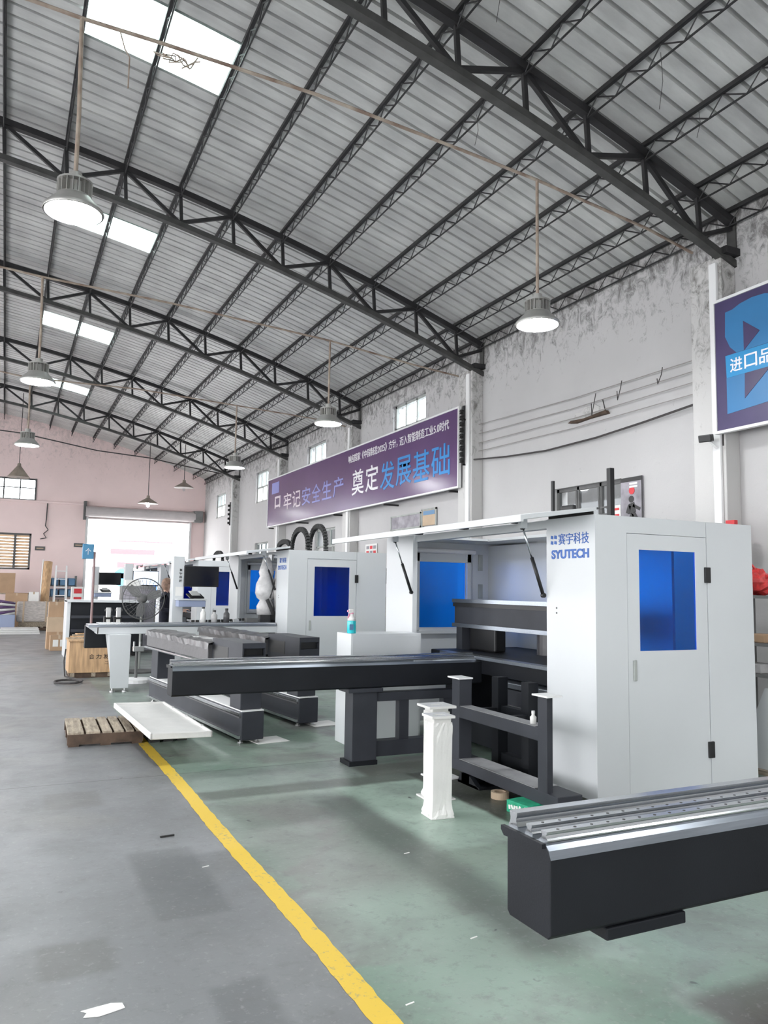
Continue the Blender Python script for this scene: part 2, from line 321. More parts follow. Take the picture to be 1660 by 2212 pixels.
def thing(name, label, cat, loc=(0, 0, 0), rz=0, group=None):
    o = bpy.data.objects.new(name, None); C.objects.link(o); o.location = loc; o.rotation_euler = (0, 0, rz); o.empty_display_size = 0.1
    o['label'] = label; o['category'] = cat
    if group: o['group'] = group
    return o
def tag(o, label, cat, group=None):
    o['label'] = label; o['category'] = cat
    if group: o['group'] = group
    return o
def struct(o, label=None, cat=None):
    o['kind'] = 'structure'
    if label: o['label'] = label
    if cat: o['category'] = cat
    return o
def sempty(name, loc, label, cat):
    o = bpy.data.objects.new(name, None); C.objects.link(o); o.location = loc; o.empty_display_size = 0.1
    return struct(o, label, cat)
def dup(root, loc, rz=None, label=None):
    r = root.copy(); C.objects.link(r); r.location = loc
    if rz is not None: r.rotation_euler = (0, 0, rz)
    if label: r['label'] = label
    for ch in list(root.children):
        c = ch.copy(); C.objects.link(c); c.parent = r
        for g in list(ch.children):
            d = g.copy(); C.objects.link(d); d.parent = c
    return r
def wl(root, p): return Vector(p) - root.location

def text(s, size, origin, xdir, ydir, material, parent, name='lettering', depth=0.003, offset=0.0, width=None, height=None, align='LEFT', space=1.0):
    """flat raised lettering as a mesh; origin = lower left of the glyph box, world coordinates"""
    cu = bpy.data.curves.new(name, 'FONT'); cu.body = s; cu.size = size; cu.extrude = depth; cu.offset = offset; cu.space_character = space
    t = bpy.data.objects.new(name, cu); C.objects.link(t)
    dg = bpy.context.evaluated_depsgraph_get(); dg.update()
    me = bpy.data.meshes.new_from_object(t.evaluated_get(dg)); bpy.data.objects.remove(t); bpy.data.curves.remove(cu)
    xs = [v.co.x for v in me.vertices]; ys = [v.co.y for v in me.vertices]
    x0, x1, y0, y1 = min(xs), max(xs), min(ys), max(ys)
    kx = (width / (x1 - x0)) if width else 1.0; ky = (height / (y1 - y0)) if height else (kx if width else 1.0)
    if width is None: kx = ky
    X = Vector(xdir); Yv = Vector(ydir); Z = X.cross(Yv)
    off = Vector((0, 0, 0)); r = parent
    while r is not None: off += r.location; r = r.parent
    for v in me.vertices:
        v.co = Vector(origin) - off + X * ((v.co.x - x0) * kx) + Yv * ((v.co.y - y0) * ky) + Z * v.co.z
    me.name = name; me.materials.clear(); me.materials.append(M[material])
    o = bpy.data.objects.new(name, me); C.objects.link(o); o.parent = parent
    return o
FY = ((0, -1, 0), (0, 0, 1))    # lettering on a surface that faces -X
FX = ((1, 0, 0), (0, 0, 1))     # lettering on a surface that faces -Y

def cell_wall(mb, lo, hi, z0, z1, holes, put):
    """wall with rectangular holes, as solid cells. put(a0,a1,z0,z1)"""
    a = sorted(set([lo, hi] + [h[0] for h in holes] + [h[1] for h in holes])); zz = sorted(set([z0, z1] + [h[2] for h in holes] + [h[3] for h in holes]))
    for i in range(len(a) - 1):
        run = None
        for j in range(len(zz) - 1):
            ca, cz = (a[i] + a[i + 1]) / 2, (zz[j] + zz[j + 1]) / 2
            solid = not any(h[0] < ca < h[1] and h[2] < cz < h[3] for h in holes)
            if solid: run = [zz[j], zz[j + 1]] if run is None else [run[0], zz[j + 1]]
            if (not solid or j == len(zz) - 2) and run: put(a[i], a[i + 1], run[0], run[1]); run = None

# ------------------------------------------------------------------ the hall
XL, XR, YN, YF = -9.0, 7.2, -9.5, 31.7
def ZR(x): return 7.66 - 0.145 * x - 0.0156 * x * x          # top of the trusses
fl = MB(); fl.box(XL - 0.3, XR + 0.3, YN - 0.3, YF + 0.3, -0.1, 0.0)
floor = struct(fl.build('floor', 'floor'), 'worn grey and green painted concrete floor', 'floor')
# painted line, ragged edges
yl = MB(); ys = [YN + 0.06 * i for i in range(int((9.0 - YN) / 0.06))]; rnd = random.Random(3)
l_, r_ = [], []
for y in ys:
    cx = 1.372 + 0.006 * math.sin(y * 2.1); l_.append((cx - 0.052 + rnd.uniform(-0.005, 0.005), y, 0.0015)); r_.append((cx + 0.052 + rnd.uniform(-0.005, 0.005), y, 0.0015))
yl.add(l_ + r_, [(i, len(ys) + i, len(ys) + i + 1, i + 1) for i in range(len(ys) - 1)])
yo = yl.build('floor_line', 'yellow', floor); yo['label'] = 'worn yellow painted aisle line'

# right wall with window openings
RW = [(13.08, 14.5, 4.45, 5.45), (18.35, 19.7, 4.45, 5.4), (23.2, 24.5, 4.3, 5.3), (28.4, 29.8, 4.2, 5.1), (7.74, 9.14, 2.2, 3.1), (23.0, 24.4, 2.2, 3.0), (17.6, 19.0, 2.2, 3.1)]
wb = MB(); cell_wall(wb, YN, YF, 0.0, 5.98, RW, lambda a, b, c, d: wb.box(XR, XR + 0.25, a, b, c, d))
wall_right = struct(wb.build('wall_right', 'wall'), 'stained white plaster side wall', 'wall')
TY = [-4.38, 0.77, 5.92, 11.07, 16.22, 21.37, 26.52]
for y in TY:
    p = MB().box(XR - 0.22, XR + 0.001, y - 0.02, y + 0.42, 0, 5.38).build('pillar', 'pillar', wall_right, bevel=0.01)
    MB().box(XR - 0.26, XR - 0.22, y + 0.02, y + 0.12, 0, 5.3).build('downpipe', 'whitetrim', wall_right, bevel=0.008)
# far wall with roller door and windows
FW = [(2.74, 6.57, 0.0, 4.1), (-1.4, 0.8, 2.1, 3.44), (-2.2, 0.88, 4.68, 5.5)]
wf = MB(); cell_wall(wf, XL, XR, 0.0, 5.9, FW, lambda a, b, c, d: wf.box(a, b, YF, YF + 0.25, c, d))
prof = [(XL, 5.9), (XR, 5.9)] + [(x, ZR(x) + 0.25) for x in [XR - i * (XR - XL) / 20 for i in range(21)]]
wf.prism(prof, YF, YF + 0.25, 'y')
wall_far = struct(wf.build('wall_far', 'wallfar'), 'pinkish far end wall with open roller door', 'wall')
wl_ = MB(); LW = [(-7.5, -0.5, 0.0, 4.4), (1.5, 7.5, 0.0, 4.4), (9.0, 14.0, 0.0, 4.4), (16.0, 21.0, 0.0, 4.4), (23.0, 30.5, 0.0, 4.4)]  # side doorways added out of view to let daylight brighten the hall
cell_wall(wl_, YN, YF, 0.0, 7.6, LW, lambda a, b, c, d: wl_.box(XL - 0.25, XL, a, b, c, d))
struct(wl_.build('wall_left', 'wall'), 'white plaster side wall out of view', 'wall')
wn = MB(); NW = [(-2.5, 3.0, 0.0, 4.0)]
cell_wall(wn, XL, XR, 0.0, 5.9, NW, lambda a, b, c, d: wn.box(a, b, YN - 0.25, YN, c, d)); wn.prism(prof, YN - 0.25, YN, 'y')
struct(wn.build('wall_near', 'wall'), 'white plaster end wall behind the viewer', 'wall')

struct(MB().box(8.3, 8.6, YN, YF + 5, 0, 4.1).build('wall_neighbour', 'shelf'), 'grey neighbouring wall outside the low windows', 'wall')
# corrugated roof with openings for the translucent panels
SKY = [(0.42, 1.98, 7.9, 8.75), (0.42, 1.98, 12.95, 13.8), (0.42, 1.98, 18.75, 19.7), (0.42, 1.98, 24.6, 25.5), (0.42, 1.98, 2.4, 3.3), (0.42, 1.98, -3.2, -2.3)]
PXs = [0.42 + 0.78 * k for k in range(-12, 9)]
xs = sorted(set([XL - 0.4] + PXs + [(a + b) / 2 for a, b in zip(PXs, PXs[1:])] + [XR, XR + 0.35]))
def corr(y0, y1, xlist, lift=0.13, pitch=0.205, h=0.06, skip=()):
    mb = MB(); n = int(round((y1 - y0) / pitch)); yy = []
    for i in range(n):
        b = y0 + i * (y1 - y0) / n; p = (y1 - y0) / n
        yy += [(b, 0), (b + 0.78 * p, 0), (b + 0.82 * p, h), (b + 0.96 * p, h)]
    yy.append((y1, 0))
    for x in xlist:
        for (y, dz) in yy: mb.v.append((x, y, ZR(x) + lift + dz))
    k = len(yy)
    for i in range(len(xlist) - 1):
        cxm = (xlist[i] + xlist[i + 1]) / 2
        for j in range(k - 1):
            cym = (yy[j][0] + yy[j + 1][0]) / 2
            if any(s[0] < cxm < s[1] and s[2] < cym < s[3] for s in skip): continue
            mb.f.append((i * k + j, i * k + j + 1, (i + 1) * k + j + 1, (i + 1) * k + j))
    return mb
ceiling = struct(corr(YN - 0.3, YF + 0.3, xs, skip=SKY).build('ceiling', 'roof'), 'curved corrugated metal roof', 'ceiling')
for i, s in enumerate(SKY):
    sx_ = [x for x in xs if s[0] - 0.01 <= x <= s[1] + 0.01]
    o = corr(s[2] - 0.1, s[3] + 0.1, sx_, lift=0.135).build('window_%d' % (i + 1), 'skypanel')
    struct(o, 'bright translucent roof panel, number %s from the camera' % ['three', 'four', 'five', 'six', 'two', 'one'][i] if False else ['largest bright skylight panel at the top left of the roof', 'skylight panel just behind the big glowing lamp', 'skylight panel over the second pair of lamps', 'small skylight panel farthest down the hall', 'skylight panel overhead just behind the frame edge', 'skylight panel behind the viewer'][i], 'skylight')

# lattice purlins (parts of the roof): one mesh shared
BAY = 5.15
pm = MB(); pm.box(-0.02, 0.02, 0, BAY, -0.01, 0.035); pm.tube([(0, 0, -0.17), (0, BAY, -0.17)], 0.011, 5)
nz = 12
for i in range(nz):
    y0 = BAY * i / nz; y1 = BAY * (i + 1) / nz; ym = y0 + 0.62 * (y1 - y0)
    pm.tube([(0, y0, -0.17), (0, ym, -0.02)], 0.008, 4, False); pm.tube([(0, ym, -0.02), (0, y1, -0.17)], 0.008, 4, False)
pme = pm.mesh('purlin'); pme.materials.append(M['blackiron'])
for y in [TY[0] - BAY] + TY:
    for x in PXs + [XR - 0.06]:
        o = bpy.data.objects.new('purlin', pme); C.objects.link(o); o.parent = ceiling; o.location = (x, max(y, YN) if y < YN else y, ZR(x) + 0.09)
        if y < YN: o.scale = (1, (TY[0] - YN) / BAY, 1)

# roof trusses
TL = ['nearest behind the viewer', 'directly above the viewer, out of frame', 'crossing the upper right of the picture above the first machine', 'ending on the wall above the near end of the purple banner', 'ending on the wall above the middle of the purple banner', 'ending near the far end of the purple banner', 'last one before the far wall']
tx = [XR + 0.05] + [6.66 - 0.78 * k for k in range(20)]
for ti, y in enumerate(TY):
    t = thing('roof_truss', 'black steel roof truss ' + TL[ti], 'roof truss', (XR, y + 0.18, 5.4), group='roof trusses')
    big = 'greyiron'
    mb = MB()
    for a, b in zip(tx, tx[1:]): mb.bar((a, y, ZR(a)), (b, y, ZR(b)), 0.09, 0.085)
    mb.build('top_chord', 'blackiron', t)
    mb = MB(); D = 0.5
    for a, b in zip(tx, tx[1:]): mb.bar((a, y, ZR(a) - D), (b, y, ZR(b) - D), 0.10, 0.075)
    mb.build('bottom_chord', big, t)
    for k in range(1, len(tx)):
        x = tx[k]; MB().bar((x, y, ZR(x) - 0.03), (x + 0.03, y, ZR(x) - D + 0.03), 0.045, 0.04).build('web_post', 'blackiron', t)
        a, b = (tx[k - 1], tx[k]) if k % 2 else (tx[k], tx[k - 1])
        MB().bar((a, y, ZR(a) - 0.03), (b, y, ZR(b) - D + 0.03), 0.045, 0.05).build('web_diagonal', 'blackiron', t)
    MB().box(XR - 0.22, XR + 0.06, y - 0.1, y + 0.1, 5.38, 5.46).build('bearing_plate', 'blackiron', t)
    MB().box(XR - 0.02, XR + 0.06, y - 0.06, y + 0.06, 5.4, 5.85).build('end_post', 'greyiron', t)

# windows in the right wall (staggered glazing bars) -----------------------------------
wlab = ['upper wall window above the near half of the purple banner', 'upper wall window above the far half of the purple banner', 'upper wall window just beyond the purple banner', 'upper wall window nearest the far corner', 'tilted awning window above the near white machine', 'low wall window below the far end of the banner', 'low wall window behind the second machine']
for i, (a, b, c, d) in enumerate(RW):
    e = sempty('window_%d' % (i + 7), (XR + 0.1, (a + b) / 2, c), wlab[i], 'window')
    fm = 'frame' if i not in (4,) else 'framedark'
    f = MB(); X0, X1 = XR + 0.06, XR + 0.11
    f.box(X0, X1, a, a + 0.05, c, d); f.box(X0, X1, b - 0.05, b, c, d); f.box(X0, X1, a, b, c, c + 0.05); f.box(X0, X1, a, b, d - 0.05, d)
    f.build('window_frame', fm, e)
    n = 3; hm = (c + d) / 2
    for j in range(1, n):
        yj = a + (b - a) * j / n; MB().box(X0, X1, yj - 0.02, yj + 0.02, hm, d).build('glazing_bar', fm, e)
        yk = a + (b - a) * (j - 0.35) / n; MB().box(X0, X1, yk - 0.02, yk + 0.02, c, hm).build('glazing_bar', fm, e)
    MB().box(X0, X1, a, b, hm - 0.02, hm + 0.02).build('glazing_bar', fm, e)
    for j in range(n):
        ya = a + (b - a) * j / n
        if i == 4:
            mb = MB(); yb = ya + (b - a) / n - 0.03
            top = (XR + 0.07, d - 0.06); bot = (XR - 0.02, c + 0.06)
            mb.add([(top[0], ya + 0.03, top[1]), (top[0], yb, top[1]), (bot[0] + 0.12, yb, bot[1]), (bot[0] + 0.12, ya + 0.03, bot[1])], [(0, 1, 2, 3)]); mb.build('pane', 'glass', e)
            MB().bar((top[0] - 0.01, ya + 0.03, top[1]), (bot[0] + 0.11, ya + 0.03, bot[1]), 0.03, 0.03).build('sash_bar', 'framedark', e)
            MB().bar((XR + 0.03, ya + 0.03, d - 0.35), (XR + 0.03, yb, d - 0.35), 0.02, 0.02).build('sash_bar', 'framedark', e)
        else:
            MB().box(XR + 0.08, XR + 0.085, ya, ya + (b - a) / n, hm, d).build('pane', 'glass', e)

# far wall openings
e = sempty('window_20', (-0.3, YF + 0.1, 2.1), 'barred louvre window low on the far wall', 'window')
f = MB(); f.box(-1.4, 0.8, YF + 0.05, YF + 0.12, 2.1, 2.17); f.box(-1.4, 0.8, YF + 0.05, YF + 0.12, 3.37, 3.44); f.box(-1.4, -1.33, YF + 0.05, YF + 0.12, 2.1, 3.44); f.box(0.73, 0.8, YF + 0.05, YF + 0.12, 2.1, 3.44); f.box(0.22, 0.30, YF + 0.03, YF + 0.12, 2.1, 3.44); f.box(-0.4, -0.34, YF + 0.03, YF + 0.12, 2.1, 3.0)
f.build('window_frame', 'framedark', e)
for i in range(11): MB().obox((-0.3, YF + 0.1, 2.22 + 0.112 * i), (2.1, 0.012, 0.10), (R(35), 0, 0)).build('louvre_slat', 'card2', e)
e = sempty('window_21', (-0.6, YF + 0.1, 4.68), 'open office window high on the far wall', 'window')
f = MB(); f.box(-2.2, 0.88, YF + 0.02, YF + 0.1, 4.66, 4.72); f.box(-2.2, 0.88, YF + 0.02, YF + 0.1, 5.44, 5.5); f.box(0.82, 0.88, YF - 0.02, YF + 0.1, 4.68, 5.5); f.box(0.3, 0.34, YF, YF + 0.1, 4.68, 5.5); f.box(-0.25, -0.2, YF, YF + 0.1, 4.68, 5.5); f.box(-2.2, 0.88, YF, YF + 0.06, 5.12, 5.15)
f.build('window_frame', 'framedark', e)
MB().box(-2.2, 0.88, YF + 0.12, YF + 0.13, 4.7, 5.45).build('pane', 'glass', e)
e = sempty('door_1', (4.65, YF, 0), 'open roller shutter doorway in the far wall', 'door')
s = MB(); s.lathe([(0.2, 2.62), (0.2, 6.75)], (0, YF - 0.24, 4.36), 20, 'x'); s.build('shutter_roll', 'shutter', e, smooth=False)
for z in (4.1, 4.16, 4.22): MB().box(2.74, 6.57, YF - 0.1, YF - 0.06, z, z + 0.05).build('shutter_slat', 'shutter', e, bevel=0.008)
for x in (2.66, 6.57): MB().box(x, x + 0.08, YF - 0.14, YF - 0.001, 0, 4.15).build('guide_rail', 'alu', e)
MB().box(6.7, 7.05, YF - 0.4, YF - 0.05, 4.15, 4.6).build('motor', 'shelf', e, bevel=0.02)
MB().box(2.55, 2.65, YF - 0.3, YF - 0.001, 4.05, 4.75).build('bracket', 'framedark', e)
tr = struct(MB().box(XL, XR, YF - 0.06, YF + 0.01, 4.6, 4.68).build('trim_1', 'wallfar', bevel=0.01), 'ledge across the far wall above the shutter', 'trim')
# yard outside; left and near strips added unseen to bounce daylight in
yd_ = MB(); yd_.box(-40, 40, YF + 0.31, YF + 45, -0.12, -0.02); yd_.box(-40, XL - 0.31, YN - 30, YF + 0.31, -0.12, -0.02); yd_.box(XL - 0.31, 40, YN - 30, YN - 0.31, -0.12, -0.02)
struct(yd_.build('floor_yard', 'facade'), 'pale concrete yard, unseen left and near strips added for bounce light', 'yard')
t = thing('building', 'overexposed white building across the yard, seen through the roller door', 'building', (8, YF + 14, 0))
MB().box(-6, 22, YF + 14, YF + 20, 0, 3.2).build('wall', 'facade', t)
MB().box(5.2, 7.6, YF + 13.9, YF + 13.98, 3.3, 3.6).build('awning', 'outred', t)
for z, x1 in ((4.0, 8.6), (2.55, 8.4), (1.95, 8.4)): MB().box(5.6, x1, YF + 13.93, YF + 13.99, z, z + (0.08 if z == 4.0 else 0.3)).build('red_board', 'outred', t)
MB().lathe([(0.5, -0.03), (0.5, 0.03)], (5.9, YF + 13.96, 2.0), 24, 'y').build('round_sign', 'bluesign', t)

# ------------------------------------------------------------------ high-bay lamps and their conduits
def lamp_parts(t, rod):
    """local coordinates, lens at z=0"""
    mb = MB(); mb.lathe([(0.225, 0.0), (0.232, 0.012), (0.225, 0.03), (0.14, 0.12), (0.135, 0.13), (0.12, 0.13), (0.13, 0.115), (0.215, 0.028), (0.215, 0.0)], seg=32, cap=False); mb.build('reflector', 'lampshell', t, local=True, smooth=True)
    MB().lathe([(0.0005, 0.012), (0.21, 0.012), (0.212, 0.004), (0.0005, -0.004)], seg=32, cap=False).build('lens', 'lens', t, local=True)
    hs = MB(); hs.lathe([(0.135, 0.12), (0.135, 0.135), (0.09, 0.14), (0.09, 0.24), (0.135, 0.245), (0.135, 0.26), (0.05, 0.265), (0.05, 0.33), (0.012, 0.34)], seg=24)
    for k in range(18):
        a = 2 * math.pi * k / 18; c, s_ = math.cos(a), math.sin(a); hs.bar((0.085 * c, 0.085 * s_, 0.19), (0.132 * c, 0.132 * s_, 0.19), 0.006, 0.11)
    hs.build('heat_sink', 'lampshell', t, local=True)
    MB().tube([(0, 0, 0.33), (rod[1], 0, rod[0] * 0.5), (rod[2], 0, rod[0])], 0.017, 8).build('hanger_pipe', 'conduit', t, local=True)
lamps = [((4.84, 6.4, 4.36), 1.6, 'high bay lamp hanging by the wall right of picture centre'), ((0.32, 6.4, 4.52), 1.65, 'biggest glowing high bay lamp at upper left'),
         ((4.56, 11.55, 4.24), 1.4, 'high bay lamp above the purple banner'), ((0.25, 11.55, 4.36), 1.5, 'glowing high bay lamp second from the near end on the left'),
         ((4.41, 16.7, 4.2), 1.4, 'smaller high bay lamp beyond the banner end'), ((0.24, 16.7, 4.3), 1.35, 'glowing high bay lamp farthest away on the left'),
         ((4.7, 1.25, 4.4), 1.6, 'high bay lamp overhead right of the viewer, out of frame'), ((0.3, 1.25, 4.4), 1.7, 'high bay lamp overhead, out of frame'),
         ((4.7, -4.0, 4.4), 1.6, 'high bay lamp behind the viewer on the right'), ((0.3, -4.0, 4.4), 1.7, 'high bay lamp behind the viewer on the left'),
         ((-4.2, 1.25, 4.4), 1.7, 'high bay lamp left of the viewer, out of frame'), ((-4.2, 6.4, 4.4), 1.7, 'high bay lamp beyond the left frame edge, near'), ((-4.2, 11.55, 4.4), 1.7, 'high bay lamp beyond the left frame edge, middle'), ((-4.2, 16.7, 4.4), 1.7, 'high bay lamp beyond the left frame edge, far'), ((-4.2, 22.0, 4.4), 1.7, 'added unseen high bay lamp brightening the far end, farther'), ((-4.2, 27.0, 4.4), 1.7, 'added unseen high bay lamp brightening the far end, by the far wall')]  # last two lamps are added off frame to brighten the far end
for (p, h, lab) in lamps:
    t = thing('high_bay_lamp', lab, 'lamp', p, group='high bay lamps')
    lamp_parts(t, (h, 0.0, 0.0 if p[0] > 3 else -0.02))
cond = [([(-4.4, 6.25), (-0.3, 6.2), (0.31, 6.17), (0.95, 6.17), (2.36, 6.14), (3.9, 6.03), (4.84, 5.95), (6.4, 5.76), (7.1, 5.62)], 6.4, 'long rusty conduit carrying the near pair of lamps'),
        ([(-4.4, 6.1), (-0.3, 5.9), (0.25, 5.86), (2.0, 5.8), (4.53, 5.63), (6.17, 5.44), (7.1, 5.36)], 11.55, 'long pale conduit carrying the second pair of lamps'),
        ([(-4.4, 6.1), (-0.33, 5.72), (0.2, 5.66), (2.3, 5.7), (4.4, 5.6), (6.4, 5.5), (7.1, 5.4)], 16.7, 'thin conduit carrying the third pair of lamps'),
        ([(-4.4, 6.2), (0.3, 6.1), (4.7, 6.0), (7.1, 5.6)], 1.25, 'conduit overhead out of frame'), ([(-4.4, 6.2), (0.3, 6.1), (4.7, 6.0), (7.1, 5.6)], -4.0, 'conduit behind the viewer')]
for pts, y, lab in cond:
    t = tag(MB().tube([(x, y, z) for x, z in pts], 0.016, 8).build('conduit', 'conduit', loc=(0, y, 6)), lab, 'conduit', 'lamp conduits')
# small cord tangle on the near conduit
rnd = random.Random(5)
pts = [(0.95 + 0.18 * math.sin(i * 1.3) * (i % 5) / 5 + 0.012 * i, 6.4 + 0.05 * math.cos(i * 1.9), 6.12 - 0.09 * abs(math.sin(i * 0.9))) for i in range(26)]
tag(MB().tube(pts, 0.006, 5).build('cord', 'conduit', loc=(0.95, 6.4, 6.1)), 'tangled pale cord knotted on the near conduit', 'cord')
tag(MB().tube([(0.6, 6.4, 6.15), (0.64, 6.4, 6.02), (0.68, 6.39, 5.95), (0.68, 6.39, 5.68)], 0.006, 5).build('cord', 'conduit', loc=(0.6, 6.4, 6.1)), 'short loose cord dangling from the near conduit', 'cord')
# old enamel lamps near the far wall
for (x, y, z, h, lit, lab) in [(4.2, 27.0, 4.36, 2.56, 1, 'old cone lamp hanging in front of the roller door'), (5.38, 27.0, 4.98, 1.62, 0, 'old enamel lamp hanging near the far right corner'), (0.2, 27.0, 4.95, 2.7, 0, 'old pointed cone lamp before the high far window')]:
    t = thing('enamel_lamp', lab, 'lamp', (x, y, z), group='old enamel lamps')
    hh = 0.34 if x < 1 else 0.17
    MB().lathe([(0.34, -0.02), (0.3, 0.02), (0.06, hh), (0.05, hh + 0.08), (0.01, hh + 0.1)], (x, y, z), 20).build('shade', 'lampold', t)
    MB().tube([(x, y, z + hh + 0.08), (x, y, z + h)], 0.012, 6).build('cord', 'cable', t)
    MB().lathe([(0.01, -0.14), (0.05, -0.1), (0.05, -0.02), (0.02, 0.01)], (x, y, z), 12).build('bulb', 'lens' if lit else 'glass', t)
tag(MB().tube([(-3, 27, 6.5), (0.2, 27, 6.35), (2.5, 27, 6.0), (4.2, 27, 5.9), (5.4, 27, 5.72), (7.15, 27, 5.5)], 0.02, 6).build('conduit', 'cable', loc=(0, 27, 6)), 'dark cable line carrying the far enamel lamps', 'cable')

# ------------------------------------------------------------------ banners, signs and wall fittings
def banner(name, label, y0, y1, z0, z1, mt):
    t = thing(name, label, 'banner', (6.92, (y0 + y1) / 2, z0))
    MB().box(6.90, 6.94, y0, y1, z0, z1).build('sheet', mt, t)
    f = MB(); f.box(6.885, 6.945, y0 - 0.03, y1 + 0.03, z1, z1 + 0.03); f.box(6.885, 6.945, y0 - 0.03, y1 + 0.03, z0 - 0.03, z0); f.box(6.885, 6.945, y0 - 0.03, y0, z0, z1); f.box(6.885, 6.945, y1, y1 + 0.03, z0, z1)
    f.build('edge_frame', 'whitetrim', t); return t
b1 = banner('wall_banner', 'long purple safety banner with white and blue Chinese slogan', 11.36, 22.15, 3.38, 4.74, 'purple')
u = 0.169
for (seg, o, n_) in (('响应国家', 0, 3.9), ('《中国制造2025》', 4.45, 7.3), ('方针，', 12.25, 2.35), ('迈入智能制造工业5.0时代', 15.2, 11.3)):
    text(seg, 0.17, (6.897, 16.15 - o * u, 4.43), *FY, 'bannerwhite', b1, offset=0.0006, width=n_ * u, height=0.18)
for (chars, y, z, wd, ht, mt, gp) in (('奠定', 15.92, 3.67, 0.64, 0.56, 'bannerwhite', 0.09), ('发展基础', 14.45, 3.62, 0.66, 0.58, 'bannerblue', 0.06), ('牢记', 20.7, 3.74, 0.64, 0.46, 'bannerpink', 0.1), ('安全生产', 19.2, 3.74, 0.62, 0.46, 'bannerblue2', 0.1)):
    for k, ch in enumerate(chars): text(ch, 0.6, (6.897, y - k * (wd + gp), z), *FY, mt, b1, name='character', offset=0.0035, width=wd, height=ht)
MB().box(6.894, 6.9, 21.15, 21.8, 4.3, 4.62).build('logo_patch', 'bannerblue2', b1)
text('口', 0.3, (6.897, 21.5, 3.86), *FY, 'bannerpink', b1, offset=0.01, width=0.5, height=0.34)
for y in (11.6, 14.2, 16.9, 19.5, 21.9): MB().box(6.86, 7.2, y - 0.02, y + 0.02, 3.3, 3.335).build('bracket', 'blackiron', b1)
b2 = banner('wall_sign', 'dark purple sign with blue emblem cut off at the right edge', 1.2, 5.93, 3.37, 4.8, 'purple2')
def plate(poly, mt, x, name='emblem'):
    return MB().prism([(y, z) for y, z in poly], x - 0.004, x, 'x').build(name, mt, b2)
arc = lambda cy, cz, r, a0, a1, n=10: [(cy + r * math.cos(R(a0 + (a1 - a0) * i / n)), cz + r * math.sin(R(a0 + (a1 - a0) * i / n))) for i in range(n + 1)]
plate([(5.79, 4.66), (5.70, 4.665), (5.6, 4.70), (5.45, 4.72), (5.3, 4.71), (5.15, 4.66), (5.0, 4.55), (4.95, 4.4), (5.0, 4.18), (5.66, 4.18), (5.74, 4.26), (5.80, 4.39)], 'signblue', 6.9)
plate([(5.563, 4.497), (5.366, 4.337), (5.563, 4.178)], 'purple2', 6.896, 'emblem_cut')
plate([(5.80, 4.175), (4.7, 4.175), (4.7, 3.93), (5.79, 3.93)], 'signcyan', 6.897)
plate([(5.795, 3.93), (4.95, 3.93), (4.95, 3.75), (5.1, 3.62), (5.3, 3.57), (5.795, 3.535)], 'signblue', 6.9)
plate([(5.56, 3.929), (5.25, 3.929), (5.569, 3.66)], 'purple2', 6.896, 'emblem_cut')
for k, ch in enumerate('进口品'): text(ch, 0.18, (6.892, 5.74 - 0.18 * k, 3.975), *FY, 'bannerwhite', b2, name='character', offset=0.002, width=0.155, height=0.15)

# wires along the wall and insulator racks on pillars
for i, (z0, z1, lab) in enumerate([(4.42, 4.33, 'topmost'), (4.26, 4.2, 'second from top'), (4.10, 4.07, 'third from top'), (3.96, 3.93, 'lowest')]):
    tag(MB().tube([(7.12, 11.05, z0), (7.13, 8.6, (z0 + z1) / 2 - 0.03), (7.12, 6.3, z1)], 0.006, 5).build('wall_wire', 'cablegrey', loc=(7.12, 8.6, z0)), 'thin wire strung between pillars on the near wall bay, ' + lab, 'wire', 'wall wires')
tag(MB().tube([(7.0, 11.35, 3.83), (7.1, 10.2, 3.74), (7.1, 9.2, 3.68), (7.1, 8.1, 3.69), (7.1, 7.2, 3.74), (7.05, 5.6, 3.84)], 0.014, 6).build('wall_cable', 'cable', loc=(7.1, 8.6, 3.7)), 'thick dark cable sagging along the near wall bay', 'cable')
rnd = random.Random(9)
for i, (y, z) in enumerate([(6.9, 4.36), (7.6, 4.36), (8.1, 4.3)]):
    tag(MB().tube([(7.1, y, z), (7.06, y - 0.02, z - 0.1), (7.07, y + 0.05, z - 0.2 - 0.05 * i), (7.1, y + 0.09, z - 0.12)], 0.006, 5).build('wire_end', 'cable', loc=(7.1, y, z)), 'loose wire end hanging from the wall wires, %s' % ['nearest the purple sign', 'middle one', 'nearest the wall vent'][i], 'wire')
t = thing('wall_ledge', 'broken patch of plaster with dark ledge between the wall wires', 'ledge', (7.2, 8.35, 4.0))
MB().prism([(8.02, 4.03), (8.0, 4.09), (8.12, 4.13), (8.22, 4.19), (8.3, 4.15), (8.42, 4.2), (8.52, 4.13), (8.62, 4.14), (8.66, 4.05), (8.4, 4.02), (8.2, 4.035)], 7.185, 7.2, 'x').build('bare_patch', 'pillar', t)
MB().prism([(7.93, 4.0), (7.97, 4.05), (8.2, 4.035), (8.4, 4.02), (8.68, 4.035), (8.74, 4.01), (8.6, 3.985), (8.3, 4.0)], 7.14, 7.2, 'x').build('ledge_edge', 'wooddark', t)
MB().tube([(7.16, 7.98, 4.03), (7.12, 7.97, 4.14), (7.13, 8.0, 4.2)], 0.008, 5).build('wire_stub', 'cable', t)
